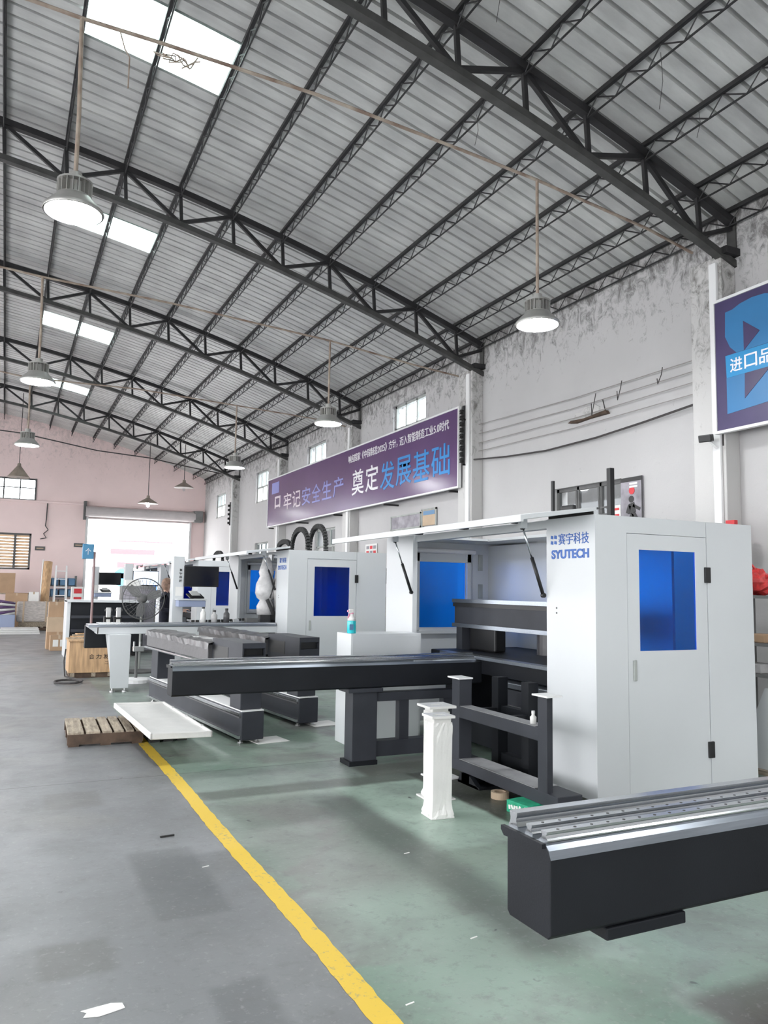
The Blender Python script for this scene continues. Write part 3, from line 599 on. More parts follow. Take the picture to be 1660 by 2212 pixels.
for (y, lab) in ((11.2, 'on the pillar beside the near end of the banner'), (26.6, 'on the pillar beyond the far end of the banner')):
    t = thing('insulator_rack', 'rack of dark porcelain insulators ' + lab, 'insulator rack', (6.95, y, 3.7), group='insulator racks')
    MB().box(6.9, 6.93, y - 0.02, y + 0.02, 3.72, 4.75 if y < 20 else 4.5).build('rack_bar', 'blackiron', t)
    for k in range(9 if y < 20 else 5):
        z = 3.8 + k * (0.105 if y < 20 else 0.15); MB().lathe([(0.02, -0.04), (0.04, -0.035), (0.028, -0.01), (0.04, 0.01), (0.03, 0.035), (0.01, 0.04)], (6.87, y, z), 10).build('insulator', 'rubber', t)
    MB().box(6.9, 6.98, y - 0.02, y + 0.02, 3.72, 3.74).build('rack_arm', 'blackiron', t); MB().box(6.9, 6.98, y - 0.02, y + 0.02, 4.5, 4.52).build('rack_arm', 'blackiron', t)
# security camera
t = thing('security_camera', 'small dark security camera on the wall under the purple sign', 'security camera', (7.0, 6.0, 3.3))
MB().obox((6.82, 6.02, 3.30), (0.09, 0.14, 0.08), (0, R(-12), R(20))).build('camera_body', 'black', t, bevel=0.01)
MB().tube([(6.84, 6.0, 3.27), (6.92, 5.97, 3.2), (6.99, 5.96, 3.24)], 0.015, 6).build('arm', 'whitetrim', t)
MB().tube([(6.98, 5.93, 3.22), (6.98, 5.93, 3.42)], 0.01, 6).build('cable', 'cable', t)
# posters and pictures on the wall
t = thing('poster', 'dark poster with black running figure above the near machine', 'poster', (7.18, 7.53, 2.3))
MB().box(7.17, 7.185, 7.34, 7.72, 2.3, 3.085).build('sheet', 'posterbg', t); MB().box(7.165, 7.17, 7.34, 7.72, 3.03, 3.085).build('header', 'black', t)
f = MB(); f.box(7.164, 7.17, 7.335, 7.35, 2.3, 3.085); f.build('edge', 'black', t)
fig = MB(); FX_ = 7.166
fig.lathe([(0.004, -0.002), (0.045, -0.002), (0.045, 0.002), (0.004, 0.002)], (FX_, 7.53, 2.80), 12, 'x')
for a, b, wd in (((7.53, 2.75), (7.50, 2.62), 0.10), ((7.50, 2.72), (7.38, 2.66), 0.04), ((7.56, 2.72), (7.60, 2.62), 0.06), ((7.50, 2.62), (7.42, 2.5), 0.065), ((7.42, 2.5), (7.44, 2.36), 0.05), ((7.51, 2.61), (7.58, 2.5), 0.06), ((7.58, 2.5), (7.56, 2.34), 0.045)): fig.bar((FX_, a[0], a[1]), (FX_, b[0], b[1]), 0.004, wd, (0, 1, 0))
fig.build('figure_print', 'black', t)
MB().lathe([(0.004, -0.002), (0.05, -0.002), (0.05, 0.002), (0.004, 0.002)], (FX_, 7.52, 2.91), 12, 'x').build('red_mark', 'redprint', t)
for z in (3.0, 2.96): MB().box(7.163, 7.17, 7.42, 7.56, z - 0.012, z + 0.012).build('print_bar', 'paper', t)
t = thing('wall_chart', 'pink and white wall chart beside the dark poster', 'chart', (7.18, 7.8, 2.3))
MB().box(7.175, 7.19, 7.735, 7.99, 2.3, 2.75).build('sheet', 'paper', t)
for k in range(5): MB().box(7.171, 7.176, 7.76, 7.96, 2.36 + 0.08 * k, 2.39 + 0.08 * k).build('print_row', 'redprint', t)
t = thing('framed_picture', 'wide framed grey landscape picture under the banner', 'picture', (7.18, 13.75, 2.85))
MB().box(7.17, 7.19, 13.2, 14.44, 2.82, 3.08).build('sheet', 'posterbg', t); f = MB()
f.box(7.16, 7.19, 13.17, 14.47, 3.07, 3.1); f.box(7.16, 7.19, 13.17, 14.47, 2.8, 2.83); f.box(7.16, 7.19, 13.17, 13.2, 2.8, 3.1); f.box(7.16, 7.19, 14.44, 14.47, 2.8, 3.1); f.build('picture_frame', 'frame', t)
t = thing('framed_picture', 'small certificate with yellow lower half beside the landscape picture', 'picture', (7.18, 12.8, 2.82))
MB().box(7.17, 7.19, 12.6, 13.1, 2.82, 3.12).build('sheet', 'card2', t); MB().box(7.166, 7.171, 12.63, 13.07, 3.02, 3.1).build('header', 'bluebin', t); f = MB()
f.box(7.16, 7.19, 12.57, 13.13, 3.11, 3.14); f.box(7.16, 7.19, 12.57, 12.6, 2.8, 3.14); f.box(7.16, 7.19, 13.1, 13.13, 2.8, 3.14); f.build('picture_frame', 'frame', t)
t = thing('notice_sheet', 'white notice with red figures on the wall between the machines', 'notice', (7.18, 15.45, 2.2))
MB().box(7.18, 7.19, 15.15, 15.75, 2.2, 2.58).build('sheet', 'paper', t)
for k in range(3):
    for j in range(3): MB().box(7.176, 7.181, 15.2 + 0.18 * j, 15.33 + 0.18 * j, 2.25 + 0.11 * k, 2.32 + 0.11 * k).build('print_block', 'redprint' if (k + j) % 2 else 'posterbg', t)
cl = MB()
for k in range(7):
    rr = 0.17 - 0.012 * (k % 3); cl.tube([(7.08 + 0.012 * k - 0.03, 14.66 + rr * math.cos(a) * 0.95, 1.87 + (rr + 0.02) * math.sin(a)) for a in [2 * math.pi * i / 20 for i in range(21)]], 0.012, 5, False)
tag(cl.build('cable_coil', 'black', loc=(7.1, 14.66, 1.87)), 'coil of black cable hung on the wall between the two machines', 'cable coil')
t = thing('timber_stack', 'short stack of timber and boxes against the wall between the machines', 'timber', (6.8, 14.3, 0))
for k in range(5): MB().box(6.7 + 0.02 * (k % 2), 7.1, 13.95 + 0.14 * k, 14.07 + 0.14 * k, 1.05, 1.44 - 0.03 * (k % 3)).build('timber', 'ply' if k % 2 else 'wood', t)
MB().box(6.6, 7.15, 13.8, 14.8, 0, 1.05).build('cabinet', 'shelf', t, bevel=0.01)
for (x, z, lab) in ((1.11, 2.9, 'beside the louvre window'), (2.45, 3.07, 'beside the roller door')):
    t = thing('door_plate', 'small dark name plate on the far wall ' + lab, 'plate', (x, YF - 0.02, z - 0.07))
    MB().box(x - 0.17, x + 0.17, YF - 0.03, YF, z - 0.075, z + 0.075).build('plate', 'framedark', t); MB().box(x - 0.12, x + 0.12, YF - 0.035, YF - 0.029, z - 0.02, z + 0.02).build('print_bar', 'card2', t)
tag(MB().tube([(1.28, YF - 0.03, 4.6), (1.27, YF - 0.04, 4.0), (1.25, YF - 0.04, 3.75), (1.35, YF - 0.06, 3.6), (1.2, YF - 0.05, 3.45), (1.3, YF - 0.05, 3.3), (1.1, YF - 0.04, 3.25)], 0.02, 6).build('wall_cable', 'cable', loc=(1.25, YF, 4)), 'tangled cable hanging down the far wall by the louvre window', 'cable')

# ------------------------------------------------------------------ the CNC machines
MX = 4.08
def strut(parent, p0, p1):
    g = bpy.data.objects.new('gas_strut', None)
    p0 = Vector(p0); p1 = Vector(p1); md = p0.lerp(p1, 0.56)
    o = MB().tube([p0, md], 0.016, 10).build('gas_strut', 'black', parent, smooth=True)
    MB().tube([md, p1], 0.008, 8).build('piston_rod', 'steel', o, smooth=True)
    MB().lathe([(0.02, -0.015), (0.02, 0.015)], p1, 10, 'y').build('end_joint', 'black', o); MB().lathe([(0.02, -0.015), (0.02, 0.015)], p0, 10, 'y').build('end_joint', 'black', o)

def door_panel(t, y, yin, x0, x1, z0, z1, wx0, wx1, wz0, wz1, handle=True):
    """door leaf lying in the plane y..yin with a blue window; outward side is y"""
    d = MB(); cell_wall(d, x0, x1, z0, z1, [(wx0, wx1, wz0, wz1)], lambda a, b, c, e: d.box(a, b, min(y, yin), max(y, yin), c, e))
    o = d.build('door', 'white', t)
    ym = (y + yin) / 2
    MB().box(wx0, wx1, ym - 0.003, ym + 0.003, wz0, wz1).build('window_pane', 'blue_glass', o)
    if handle:
        MB().box(x0 + 0.045, x0 + 0.075, y - 0.018, y, 0.92, 1.08).build('handle', 'frame', o, bevel=0.005)
        for z in (1.76, 0.34): MB().box(x1 - 0.03, x1 + 0.03, y - 0.02, y, z - 0.065, z + 0.065).build('hinge', 'black', o, bevel=0.004)
    return o

def machine(y0, label, full=True, hood=True):
    t = thing('drilling_machine', label, 'machine', (MX, y0, 0), group='white enclosed drilling machines')
    X0, X1 = MX, MX + 1.74
    ya, yb, yc, yd = y0, y0 + 0.6, y0 + 3.0, y0 + 3.65
    H = 2.205; th = 0.025
    # near enclosure
    n = MB(); n.box(X0, X0 + 0.318, ya, ya + th, 0.04, H); n.box(X0 + 0.318, X0 + 1.19, ya, ya + th, 2.075, H); n.box(X0 + 0.318, X0 + 1.19, ya, ya + th, 0.0, 0.045)
    n.build('end_panel', 'white', t)
    MB().box(X0 + 1.196, X1, ya, ya + th, 0.0, H).build('end_panel', 'white', t)
    door_panel(t, ya + 0.002, ya + 0.024, X0 + 0.322, X0 + 1.19, 0.05, 2.07, X0 + 0.446, X0 + 1.064, 1.148, 1.947)
    MB().box(X0, X0 + th, ya + th, yb, 0.04, H).build('side_panel', 'white', t)
    MB().box(X1 - th, X1, ya + th, yb, 0.04, H).build('side_panel', 'white', t)
    MB().box(X0 + th, X1 - th, ya + th, yb, H - th, H).build('roof_panel', 'white', t)
    if full: MB().box(X0 + 0.4, X1 - th, yb - th, yb, 0.9, H - th).build('inner_panel', 'white', t)
    for z in (1.47, 1.43): MB().lathe([(0.008, -0.003), (0.008, 0.001)], (X0, ya + 0.47, z), 8, 'x').build('bolt', 'framedark', t)
    # far enclosure
    f = MB(); f.box(X0, X0 + 0.318, yd - th, yd, 0.04, H); f.box(X0 + 0.318, X0 + 1.19, yd - th, yd, 2.075, H); f.box(X0 + 1.19, X1, yd - th, yd, 0.04, H); f.build('end_panel', 'white', t)
    dd = door_panel(t, yd - 0.002, yd - 0.024, X0 + 0.322, X0 + 1.19, 0.05, 2.07, X0 + 0.43, X0 + 1.08, 1.15, 1.95, False)
    fr = MB(); a, b, c, d_ = X0 + 0.36, X0 + 1.15, 1.10, 2.06
    for (p, q, r_, s_) in ((a, b, c - 0.03, c + 0.02), (a, b, d_ - 0.12, d_), (a, a + 0.06, c, d_), (b - 0.06, b, c, d_)): fr.box(p, q, yd - 0.06, yd - 0.026, r_, s_)
    fr.build('window_surround', 'white', dd, bevel=0.006)
    MB().lathe([(0.03, X0 + 0.33), (0.03, X0 + 1.18)], (0, yd - 0.09, 2.075), 12, 'x').build('blind_roll', 'whitetrim', dd)
    MB().box(X0, X0 + th, yc, yd - th, 0.04, H).build('side_panel', 'white', t); MB().box(X0 - 0.01, X0 + 0.05, yc - 0.03, yc + 0.03, 0.04, H).build('corner_post', 'white', t, bevel=0.005)
    MB().box(X1 - th, X1, yc, yd - th, 0.04, H).build('side_panel', 'white', t)
    MB().box(X0 + th, X1 - th, yc, yd - th, H - th, H).build('roof_panel', 'white', t)
    # back of the opening, roof rails
    MB().box(X0 + 1.42, X0 + 1.45, yb, yd - th, 0.1, 2.16).build('rear_panel', 'white', t)
    MB().box(X0 + 0.02, X0 + 0.1, yb, yc, 2.13, H).build('top_rail', 'white', t, bevel=0.006)
    MB().box(X0 + 1.0, X1, yb, yc, H - 0.03, H).build('roof_panel', 'white', t)
    v = MB(); v.box(X0 + 1.27, X0 + 1.33, yd - 0.04, yd - 0.026, 1.85, 2.05); v.box(X0 + 1.27, X0 + 1.33, yd - 0.04, yd - 0.026, 1.5, 1.68); v.build('vent', 'frame', t)
    # raised hood (hinged on the roof, hanging out over the aisle)
    if hood:
        dx = 0.70; z1, z2 = 2.262, 2.158
        h = MB(); h.prism([(X0 + 0.02, z1), (X0 - dx, z2 + 0.006), (X0 - dx, z2 - 0.048), (X0 - dx + 0.03, z2 - 0.048), (X0 - dx + 0.032, z2 - 0.03), (X0 + 0.02, z1 - 0.03)], ya, yd + 0.02, 'y')
        ho = h.build('hood', 'white', t, bevel=0.004)
        MB().box(X0 + 0.005, X0 + 0.015, ya + 0.03, yb - 0.02, H + 0.002, z1 - 0.032).build('gap_shade_strip', 'rubber', ho)  # black strip stands in for the dark gap under the hood
        for k in (0.75, 1.6, 2.5): MB().box(X0 - 0.2, X0 - 0.14, y0 + k, y0 + k + 0.08, 2.178, 2.2).build('bumper', 'rubber', ho)
        for yy in (yb + 0.02, yc - 0.02):
            MB().box(X0 - 0.26, X0 - 0.2, yy - 0.025, yy + 0.025, 2.12, 2.196).build('strut_bracket', 'white', ho)
            strut(t, (X0 - 0.02, yy, 1.57), (X0 - 0.23, yy, 2.13))
    # moving crossbeam on its columns
    cb = MB(); cb.box(X0 + 0.52, X0 + 0.74, yb + 0.05, yc - 0.05, 1.22, 1.5); cbo = cb.build('crossbeam', 'dark2', t, bevel=0.01)
    for z in (1.485, 1.215):
        MB().box(X0 + 0.495, X0 + 0.53, yb + 0.05, yc - 0.04, z - 0.02, z + 0.02).build('guide_rail', 'steelblue', cbo)
    MB().box(X0 + 0.50, X0 + 0.56, yb + 0.05, yc - 0.05, 1.42, 1.462).build('rack_strip', 'black', cbo)
    for yy in (yc - 0.22, yb + 0.1): MB().box(X0 + 0.52, X0 + 0.74, yy, yy + 0.12, 0.95, 1.22).build('column', 'dark2', t)
    MB().box(X0 + 0.60, X0 + 0.74, yc - 0.75, yc - 0.25, 0.95, 1.22).build('drill_head', 'black', t, bevel=0.02)
    MB().lathe([(0.14, 0.95), (0.14, 1.2)], (X0 + 1.05, yc - 1.1, 0), 20).build('vacuum_pot', 'film', t, smooth=False)
    # bed
    MB().box(X0 + 0.22, X0 + 1.38, yb + 0.02, yc - 0.05, 0.78, 0.95).build('bed', 'dark', t, bevel=0.01)
    MB().box(X0 + 0.16, X0 + 0.26, yb + 0.0, yc - 0.35, 0.925, 0.955).build('bed_rail', 'steelblue', t)
    MB().box(X0 + 0.10, X0 + 0.5, yb + 0.02, yb + 0.95, 0.72, 0.77).build('carriage_plate', 'steelblue', t, bevel=0.006)
    MB().box(X0 + 0.12, X0 + 0.5, yb + 0.02, yb + 0.9, 0.56, 0.71).build('carriage', 'dark2', t, bevel=0.01)
    MB().box(X0 + 0.10, X0 + 0.13, yb + 0.02, yb + 0.9, 0.545, 0.57).build('carriage_rail', 'alu', t)
    MB().box(X0 + 0.3, X0 + 1.38, yb + 0.02, yc - 0.05, 0.06, 0.3).build('base_beam', 'dark', t, bevel=0.01)
    for yy in (yb + 0.1, yc - 0.35): MB().box(X0 + 0.35, X0 + 1.3, yy, yy + 0.2, 0.3, 0.78).build('bed_leg', 'dark', t, bevel=0.01)
    # feet
    for xx in (X0 + 0.08, X1 - 0.12):
        for yy in (ya + 0.08, yd - 0.12): MB().lathe([(0.035, 0.0), (0.035, 0.015), (0.012, 0.02), (0.012, 0.05)], (xx, yy, 0), 12).build('foot', 'framedark', t)
    return t

m1 = machine(4.68, 'white machine nearest the viewer with raised hood and blue door window', full=False)
m2 = machine(11.9, 'second white machine with drag chains arching over its roof')
for k, ch in enumerate('赛宇科技'): text(ch, 0.1, (MX - 0.001, 5.12 - 0.095 * k, 1.985), *FY, 'blueprint', m1, name='character', offset=0.0, width=0.085, height=0.09)
text('SYUTECH', 0.1, (MX - 0.001, 5.21, 1.87), *FY, 'blueprint', m1, offset=0.0035, width=0.46, height=0.075)
lg = MB()
for (dy, dz, s_) in ((0, 0, 0.032), (0.045, 0.0, 0.03), (0.0, 0.045, 0.03), (0.045, 0.045, 0.032)):
    cy, cz = 5.205 - dy, 2.005 + dz; lg.prism([(cy - s_ / 2, cz - s_ / 2), (cy + s_ / 2, cz - s_ / 3), (cy + s_ / 3, cz + s_ / 2), (cy - s_ / 2, cz + s_ / 3)], MX - 0.004, MX, 'x')
lg.build('logo_mark', 'blueprint', m1)
for k, ch in enumerate('赛宇科技'): text(ch, 0.1, (MX - 0.001, 12.36 - 0.088 * k, 2.0), *FY, 'blueprint', m2, name='character', offset=0.0, width=0.078, height=0.085)
text('SYUTECH', 0.1, (MX - 0.001, 12.43, 1.89), *FY, 'blueprint', m2, offset=0.002, width=0.42, height=0.07)
# masts above the near machine
for (x, y, z1, wd, lab) in ((5.38, 6.85, 2.82, 0.03, 'slim'), (5.1, 5.63, 2.78, 0.05, 'thick')):
    MB().box(x, x + wd, y, y + wd, 2.2, z1).build('mast', 'black', m1)
MB().box(5.2, 5.26, 6.3, 6.5, 2.2, 2.5).build('cable_carrier', 'black', m1, bevel=0.02)
# drag chains on the second machine
def chain(parent, pts, n, wd=0.09, ht=0.06):
    # links along a polyline
    segs = []; P = [Vector(p) for p in pts]; L = [0]
    for a, b in zip(P, P[1:]): L.append(L[-1] + (b - a).length)
    for k in range(n):
        s_ = L[-1] * (k + 0.5) / n; i = max(j for j in range(len(L)) if L[j] <= s_); i = min(i, len(P) - 2)
        a, b = P[i], P[i + 1]; q = a.lerp(b, (s_ - L[i]) / (L[i + 1] - L[i])); d = (b - a).normalized()
        MB().bar(q - d * L[-1] / n * 0.40, q + d * L[-1] / n * 0.40, wd, ht, (1, 0, 0) if abs(d.x) < 0.9 else (0, 0, 1)).build('chain_link', 'rubber', parent, bevel=0.006)
def arch(x, ya, yb_, z0, h, n=24):
    pts = [(x, ya, z0)] + [(x, (ya + yb_) / 2 - (ya - yb_) / 2 * -math.cos(math.pi * i / n), z0 + 0.02 + h * math.sin(math.pi * i / n) ** 0.7) for i in range(n + 1)] + [(x, yb_, z0)]
    return pts
for (x, ya, yb_, h, lab) in ((4.75, 13.75, 14.55, 0.24, 'lowest black drag chain arch on the second machine'), (4.75, 12.85, 13.7, 0.42, 'tall black drag chain arch on the second machine, left'), (4.95, 12.5, 13.3, 0.46, 'tall black drag chain arch on the second machine, right')):
    t = thing('drag_chain', lab, 'drag chain', (x, (ya + yb_) / 2, 2.21), group='drag chains on the machine roof')
    chain(t, arch(x, ya, yb_, 2.21, h), 26)
# machines farther back
m3 = dup(m2, (MX, 18.4, 0), label='third white machine beyond the computer console'); m4 = dup(m2, (MX, 23.3, 0), label='farthest white machine near the roller door')
for r_ in (m3, m4):
    for c in list(r_.children):
        if c.name.startswith(('lettering', 'character')): bpy.data.objects.remove(c)
for (x, ya, yb_, h) in ((4.8, 19.0, 19.9, 0.22),):
    t = thing('drag_chain', 'small drag chain arch on the roof of the third machine', 'drag chain', (x, (ya + yb_) / 2, 2.21)); chain(t, arch(x, ya, yb_, 2.21, h), 18)

# silver bag hung in the opening of the second machine
t = thing('covered_spindle', 'spindle head wrapped in silver plastic inside the second machine', 'machine part', (4.0, 12.9, 1.15))
MB().lathe([(0.06, 2.1), (0.10, 1.95), (0.13, 1.85), (0.11, 1.78), (0.17, 1.65), (0.18, 1.5), (0.15, 1.42), (0.10, 1.38), (0.15, 1.28), (0.14, 1.14)], (3.98, 12.75, 0), 18).build('bag', 'bag', t, smooth=True)
MB().lathe([(0.06, 2.1), (0.12, 1.9), (0.14, 1.7), (0.16, 1.5), (0.13, 1.4), (0.12, 1.2)], (4.22, 12.62, 0), 16).build('bag', 'bag', t, smooth=True)
MB().tube([(3.95, 12.58, 1.4), (4.02, 12.56, 1.25), (4.06, 12.56, 1.15)], 0.03, 8).build('strap', 'black', t)
MB().tube([(4.0, 12.58, 1.42), (4.1, 12.6, 1.75), (4.2, 12.5, 1.8)], 0.012, 6).build('cord', 'black', t)
MB().tube([(4.05, 12.75, 2.05), (4.05, 12.75, 2.15)], 0.05, 10).build('hook', 'alu', t)

# ------------------------------------------------------------------ machined rail beams
def rail_beam(t, x0, x1, yf, zb, w=0.2, h=0.25):
    """beam along X; front face at yf, bottom at zb"""
    MB().prism([(yf, zb + 0.012), (yf + 0.012, zb), (yf + w - 0.012, zb), (yf + w, zb + 0.012), (yf + w, zb + h - 0.012), (yf + 0.02, zb + h - 0.012), (yf + 0.008, zb + h - 0.022), (yf, zb + h - 0.042)], x0, x1, 'x').build('beam_body', 'dark', t, bevel=0.003)
    MB().prism([(yf - 0.0015, zb + h - 0.042), (yf + 0.0065, zb + h - 0.020), (yf + 0.019, zb + h - 0.009), (yf + 0.03, zb + h - 0.004), (yf + w + 0.004, zb + h - 0.004), (yf + w + 0.004, zb + h - 0.014), (yf + 0.02, zb + h - 0.0119), (yf + 0.008, zb + h - 0.0219)], x0 + 0.001, x1, 'x').build('machined_cap', 'steelblue', t)
    MB().prism([(yf + 0.02, zb + h - 0.004), (yf + w + 0.015, zb + h - 0.004), (yf + w + 0.015, zb + h - 0.016), (yf + w, zb + h - 0.03), (yf + 0.02, zb + h - 0.016)], x0 - 0.012, x0 + 0.001, 'x').build('end_plate', 'dark', t)
    for (o, ww, hh) in ((0.030, 0.026, 0.026), (0.098, 0.026, 0.026), (0.168, 0.036, 0.042)):
        zt = zb + h - 0.004
        r_ = MB(); r_.prism([(yf + o - 0.004, zt), (yf + o + ww + 0.004, zt), (yf + o + ww + 0.004, zt + 0.004), (yf + o + ww - 0.003, zt + hh * 0.35), (yf + o + ww - 0.005, zt + hh * 0.6), (yf + o + ww, zt + hh * 0.78), (yf + o + ww, zt + hh), (yf + o, zt + hh), (yf + o, zt + hh * 0.78), (yf + o + 0.005, zt + hh * 0.6), (yf + o + 0.003, zt + hh * 0.35), (yf + o - 0.004, zt + 0.004)], x0 + 0.012, x1, 'x')
        ro = r_.build('linear_rail', 'steel', t)
        if o < 0.15:
            sc = MB(); k = x0 + 0.06
            while k < min(x1, x0 + 3.4): sc.lathe([(0.0045, 0.0), (0.0045, 0.0008)], (k, yf + o + ww / 2, zt + hh), 8); k += 0.06
            so = sc.build('rail_screws', 'black', ro); so['kind'] = 'stuff'
t = thing('feed_beam', 'dark feed beam with three steel rails in the right foreground', 'machine beam', (2.6, 1.85, 0))
rail_beam(t, 1.364, 4.0, 1.755, 0.672)
MB().box(1.56, 1.86, 1.757, 1.93, 0.638, 0.672).build('mounting_pad', 'dark', t, bevel=0.004)
MB().box(3.3, 3.6, 1.77, 1.94, 0, 0.672).build('leg', 'dark', t, bevel=0.01)
MB().box(3.8, 4.0, 1.72, 1.98, 0, 0.672).build('leg', 'dark', t, bevel=0.01)
t = thing('feed_beam', 'dark feed beam with steel rails reaching out of the near machine', 'machine beam', (3.0, 6.7, 0))
rail_beam(t, 1.285, 4.30, 6.6, 0.69)
MB().box(2.86, 3.21, 6.58, 6.82, 0.655, 0.69).build('mounting_plate', 'dark2', t, bevel=0.004)
MB().box(2.92, 3.17, 6.62, 6.80, 0.03, 0.655).build('leg', 'dark2', t, bevel=0.006)
MB().box(2.89, 3.17, 6.60, 6.82, 0.0, 0.04).build('foot_plate', 'dark', t)
f = MB(); f.box(3.17, 4.05, 6.64, 6.76, 0.56, 0.64); f.build('upper_rail', 'dark2', t, bevel=0.005)
MB().box(3.17, 4.05, 6.64, 6.76, 0.06, 0.2).build('lower_rail', 'dark2', t, bevel=0.005)
MB().box(3.42, 3.52, 6.66, 6.74, 0.2, 0.56).build('brace', 'dark2', t); MB().box(3.9, 4.0, 6.66, 6.74, 0.2, 0.56).build('brace', 'dark2', t)

# ------------------------------------------------------------------ black support frame before the near machine
t = thing('support_frame', 'dark welded support frame standing in front of the near machine', 'frame', (3.7, 5.2, 0))
def fz(z): return 1.6 - (1.6 - z) * 0.934
XF = 3.55
for (y, w_) in ((5.80, 0.09), (4.60, 0.08)):
    MB().box(XF, XF + (0.055 if y < 5 else 0.13), y, y + w_ + 0.03, 0.09, fz(0.79)).build('post', 'dark2', t, bevel=0.006)
    MB().box(XF - 0.02, XF + 0.12, y - 0.03, y + w_ + 0.07, fz(0.79), fz(0.79) + 0.012).build('top_plate', 'whitetrim', t)
MB().box(XF + 0.002, XF + 0.13, 4.70, 5.82, 0.52, 0.615).build('middle_rail', 'dark2', t, bevel=0.006)
MB().box(XF - 0.003, XF + 0.22, 4.48, 5.98, 0.083, 0.175).build('bottom_rail', 'dark2', t, bevel=0.006)
MB().box(XF + 0.005, XF + 0.215, 4.75, 5.8, 0.1755, 0.179).build('tread', 'tread', t)
MB().box(XF + 0.01, XF + 0.125, 4.75, 5.8, 0.6155, 0.619).build('tread', 'tread', t)
for y in (5.80, 5.36): MB().box(3.95, 4.05, y, y + 0.1, 0.0, fz(0.79)).build('rear_post', 'dark', t)
for z in (0.1, 0.5): MB().box(3.98, 4.05, 5.4, 5.85, z, z + 0.1).build('rear_rail', 'dark', t)
for y in (5.82, 5.38): MB().box(XF + 0.1, 4.0, y, y + 0.06, 0.5, 0.58).build('cross_rail', 'dark', t)
MB().box(XF + 0.02, XF + 0.2, 4.5, 4.62, 0.0, 0.083).build('levelling_block', 'dark', t)
b = MB(); b.prism([(5.45, 0.0), (5.78, 0.0), (5.74, 0.083), (5.6, 0.083)], XF - 0.02, XF + 0.02, 'x'); b.prism([(5.45, 0.0), (5.78, 0.0), (5.74, 0.083), (5.6, 0.083)], XF + 0.14, XF + 0.18, 'x'); b.box(XF - 0.02, XF + 0.18, 5.45, 5.78, 0, 0.02); b.box(XF - 0.02, XF + 0.18, 5.6, 5.72, 0.02, 0.083)
b.build('foot_bracket', 'dark', t)
# objects under it
t = thing('tissue_box', 'green tissue carton on the floor under the dark frame', 'box', (3.5, 4.78, 0), R(8))
MB().box(-0.09, 0.09, -0.11, 0.11, 0, 0.085).build('carton', 'green', t, bevel=0.004, local=True)
pr = MB(); rnd = random.Random(2)
for k in range(7): pr.obox((-0.092, -0.08 + 0.026 * k, 0.042 + rnd.uniform(-0.015, 0.015)), (0.002, 0.018, 0.03), (R(rnd.uniform(-40, 40)), 0, 0))
pr.build('print', 'paper', t, local=True)
tag(MB().lathe([(0.045, 0.0), (0.07, 0.0), (0.07, 0.05), (0.045, 0.05), (0.045, 0.0)], (3.56, 5.2, 0), 24, cap=False).build('tape_roll', 'card2', loc=(3.56, 5.2, 0)), 'pale roll of tape on the floor under the dark frame', 'tape roll')
tag(MB().box(3.35, 3.6, 5.85, 6.1, 0, 0.012).build('steel_plate', 'whitetrim', loc=(3.45, 6.0, 0)), 'small pale plate on the floor behind the wrapped columns', 'plate')
t = thing('oil_bottle', 'small white bottle on the shelf of the dark frame', 'bottle', (3.61, 4.84, 0.619))
MB().lathe([(0.022, 0), (0.024, 0.05), (0.012, 0.062), (0.012, 0.085), (0.008, 0.088)], (3.61, 4.84, 0.619), 12).build('body', 'paper', t, smooth=True); MB().lathe([(0.013, 0.075), (0.013, 0.095)], (3.61, 4.84, 0.619), 10).build('cap', 'whitetrim', t)

# wrapped white columns
def column(x, y, rz, label, pw=0.09):
    t = thing('wrapped_column', label, 'column', (x, y, 0), rz, 'white columns wrapped in film')
    MB().box(-0.07, 0.07, -0.07, 0.07, 0.012, 0.69).build('shaft', 'whitewarm', t, bevel=0.006, local=True)
    MB().box(-pw, pw, -pw, pw, 0.0, 0.014).build('base_plate', 'whitewarm', t, bevel=0.004, local=True)
    p = MB(); cell_wall(p, -pw, pw, -pw, pw, [(-0.045, 0.045, -0.02, 0.02)], lambda a, b, c, d: p.box(a, b, c, d, 0.69, 0.708)); p.build('top_plate', 'whitewarm', t, local=True)
    # crumpled film skirt: rings of the shaft with random pushes
    rnd = random.Random(int(x * 100)); mb = MB(); n = 32; zs = [0.005, 0.03, 0.06, 0.1, 0.14, 0.2, 0.3, 0.4, 0.5, 0.56, 0.6, 0.635, 0.66]
    for z in zs:
        for k in range(n):
            a = 2 * math.pi * k / n; c, s_ = math.cos(a), math.sin(a); q = 1 / max(abs(c) / 0.073, abs(s_) / 0.073)
            g = (0.013 if z < 0.1 else 0.006 if z > 0.55 else 0.0018); q += rnd.uniform(0.0, g) + (0.012 if z < 0.035 else 0)
            mb.v.append((c * q, s_ * q, z))
    for i in range(len(zs) - 1):
        for k in range(n): mb.f.append((i * n + k, i * n + (k + 1) % n, (i + 1) * n + (k + 1) % n, (i + 1) * n + k))
    mb.build('film_wrap', 'whitewarm', t, local=True)
    return t
column(2.87, 4.97, R(-4), 'white film wrapped column standing in front on the green floor')
column(3.10, 5.40, R(-3), 'white film wrapped column standing just behind the front one', 0.115)

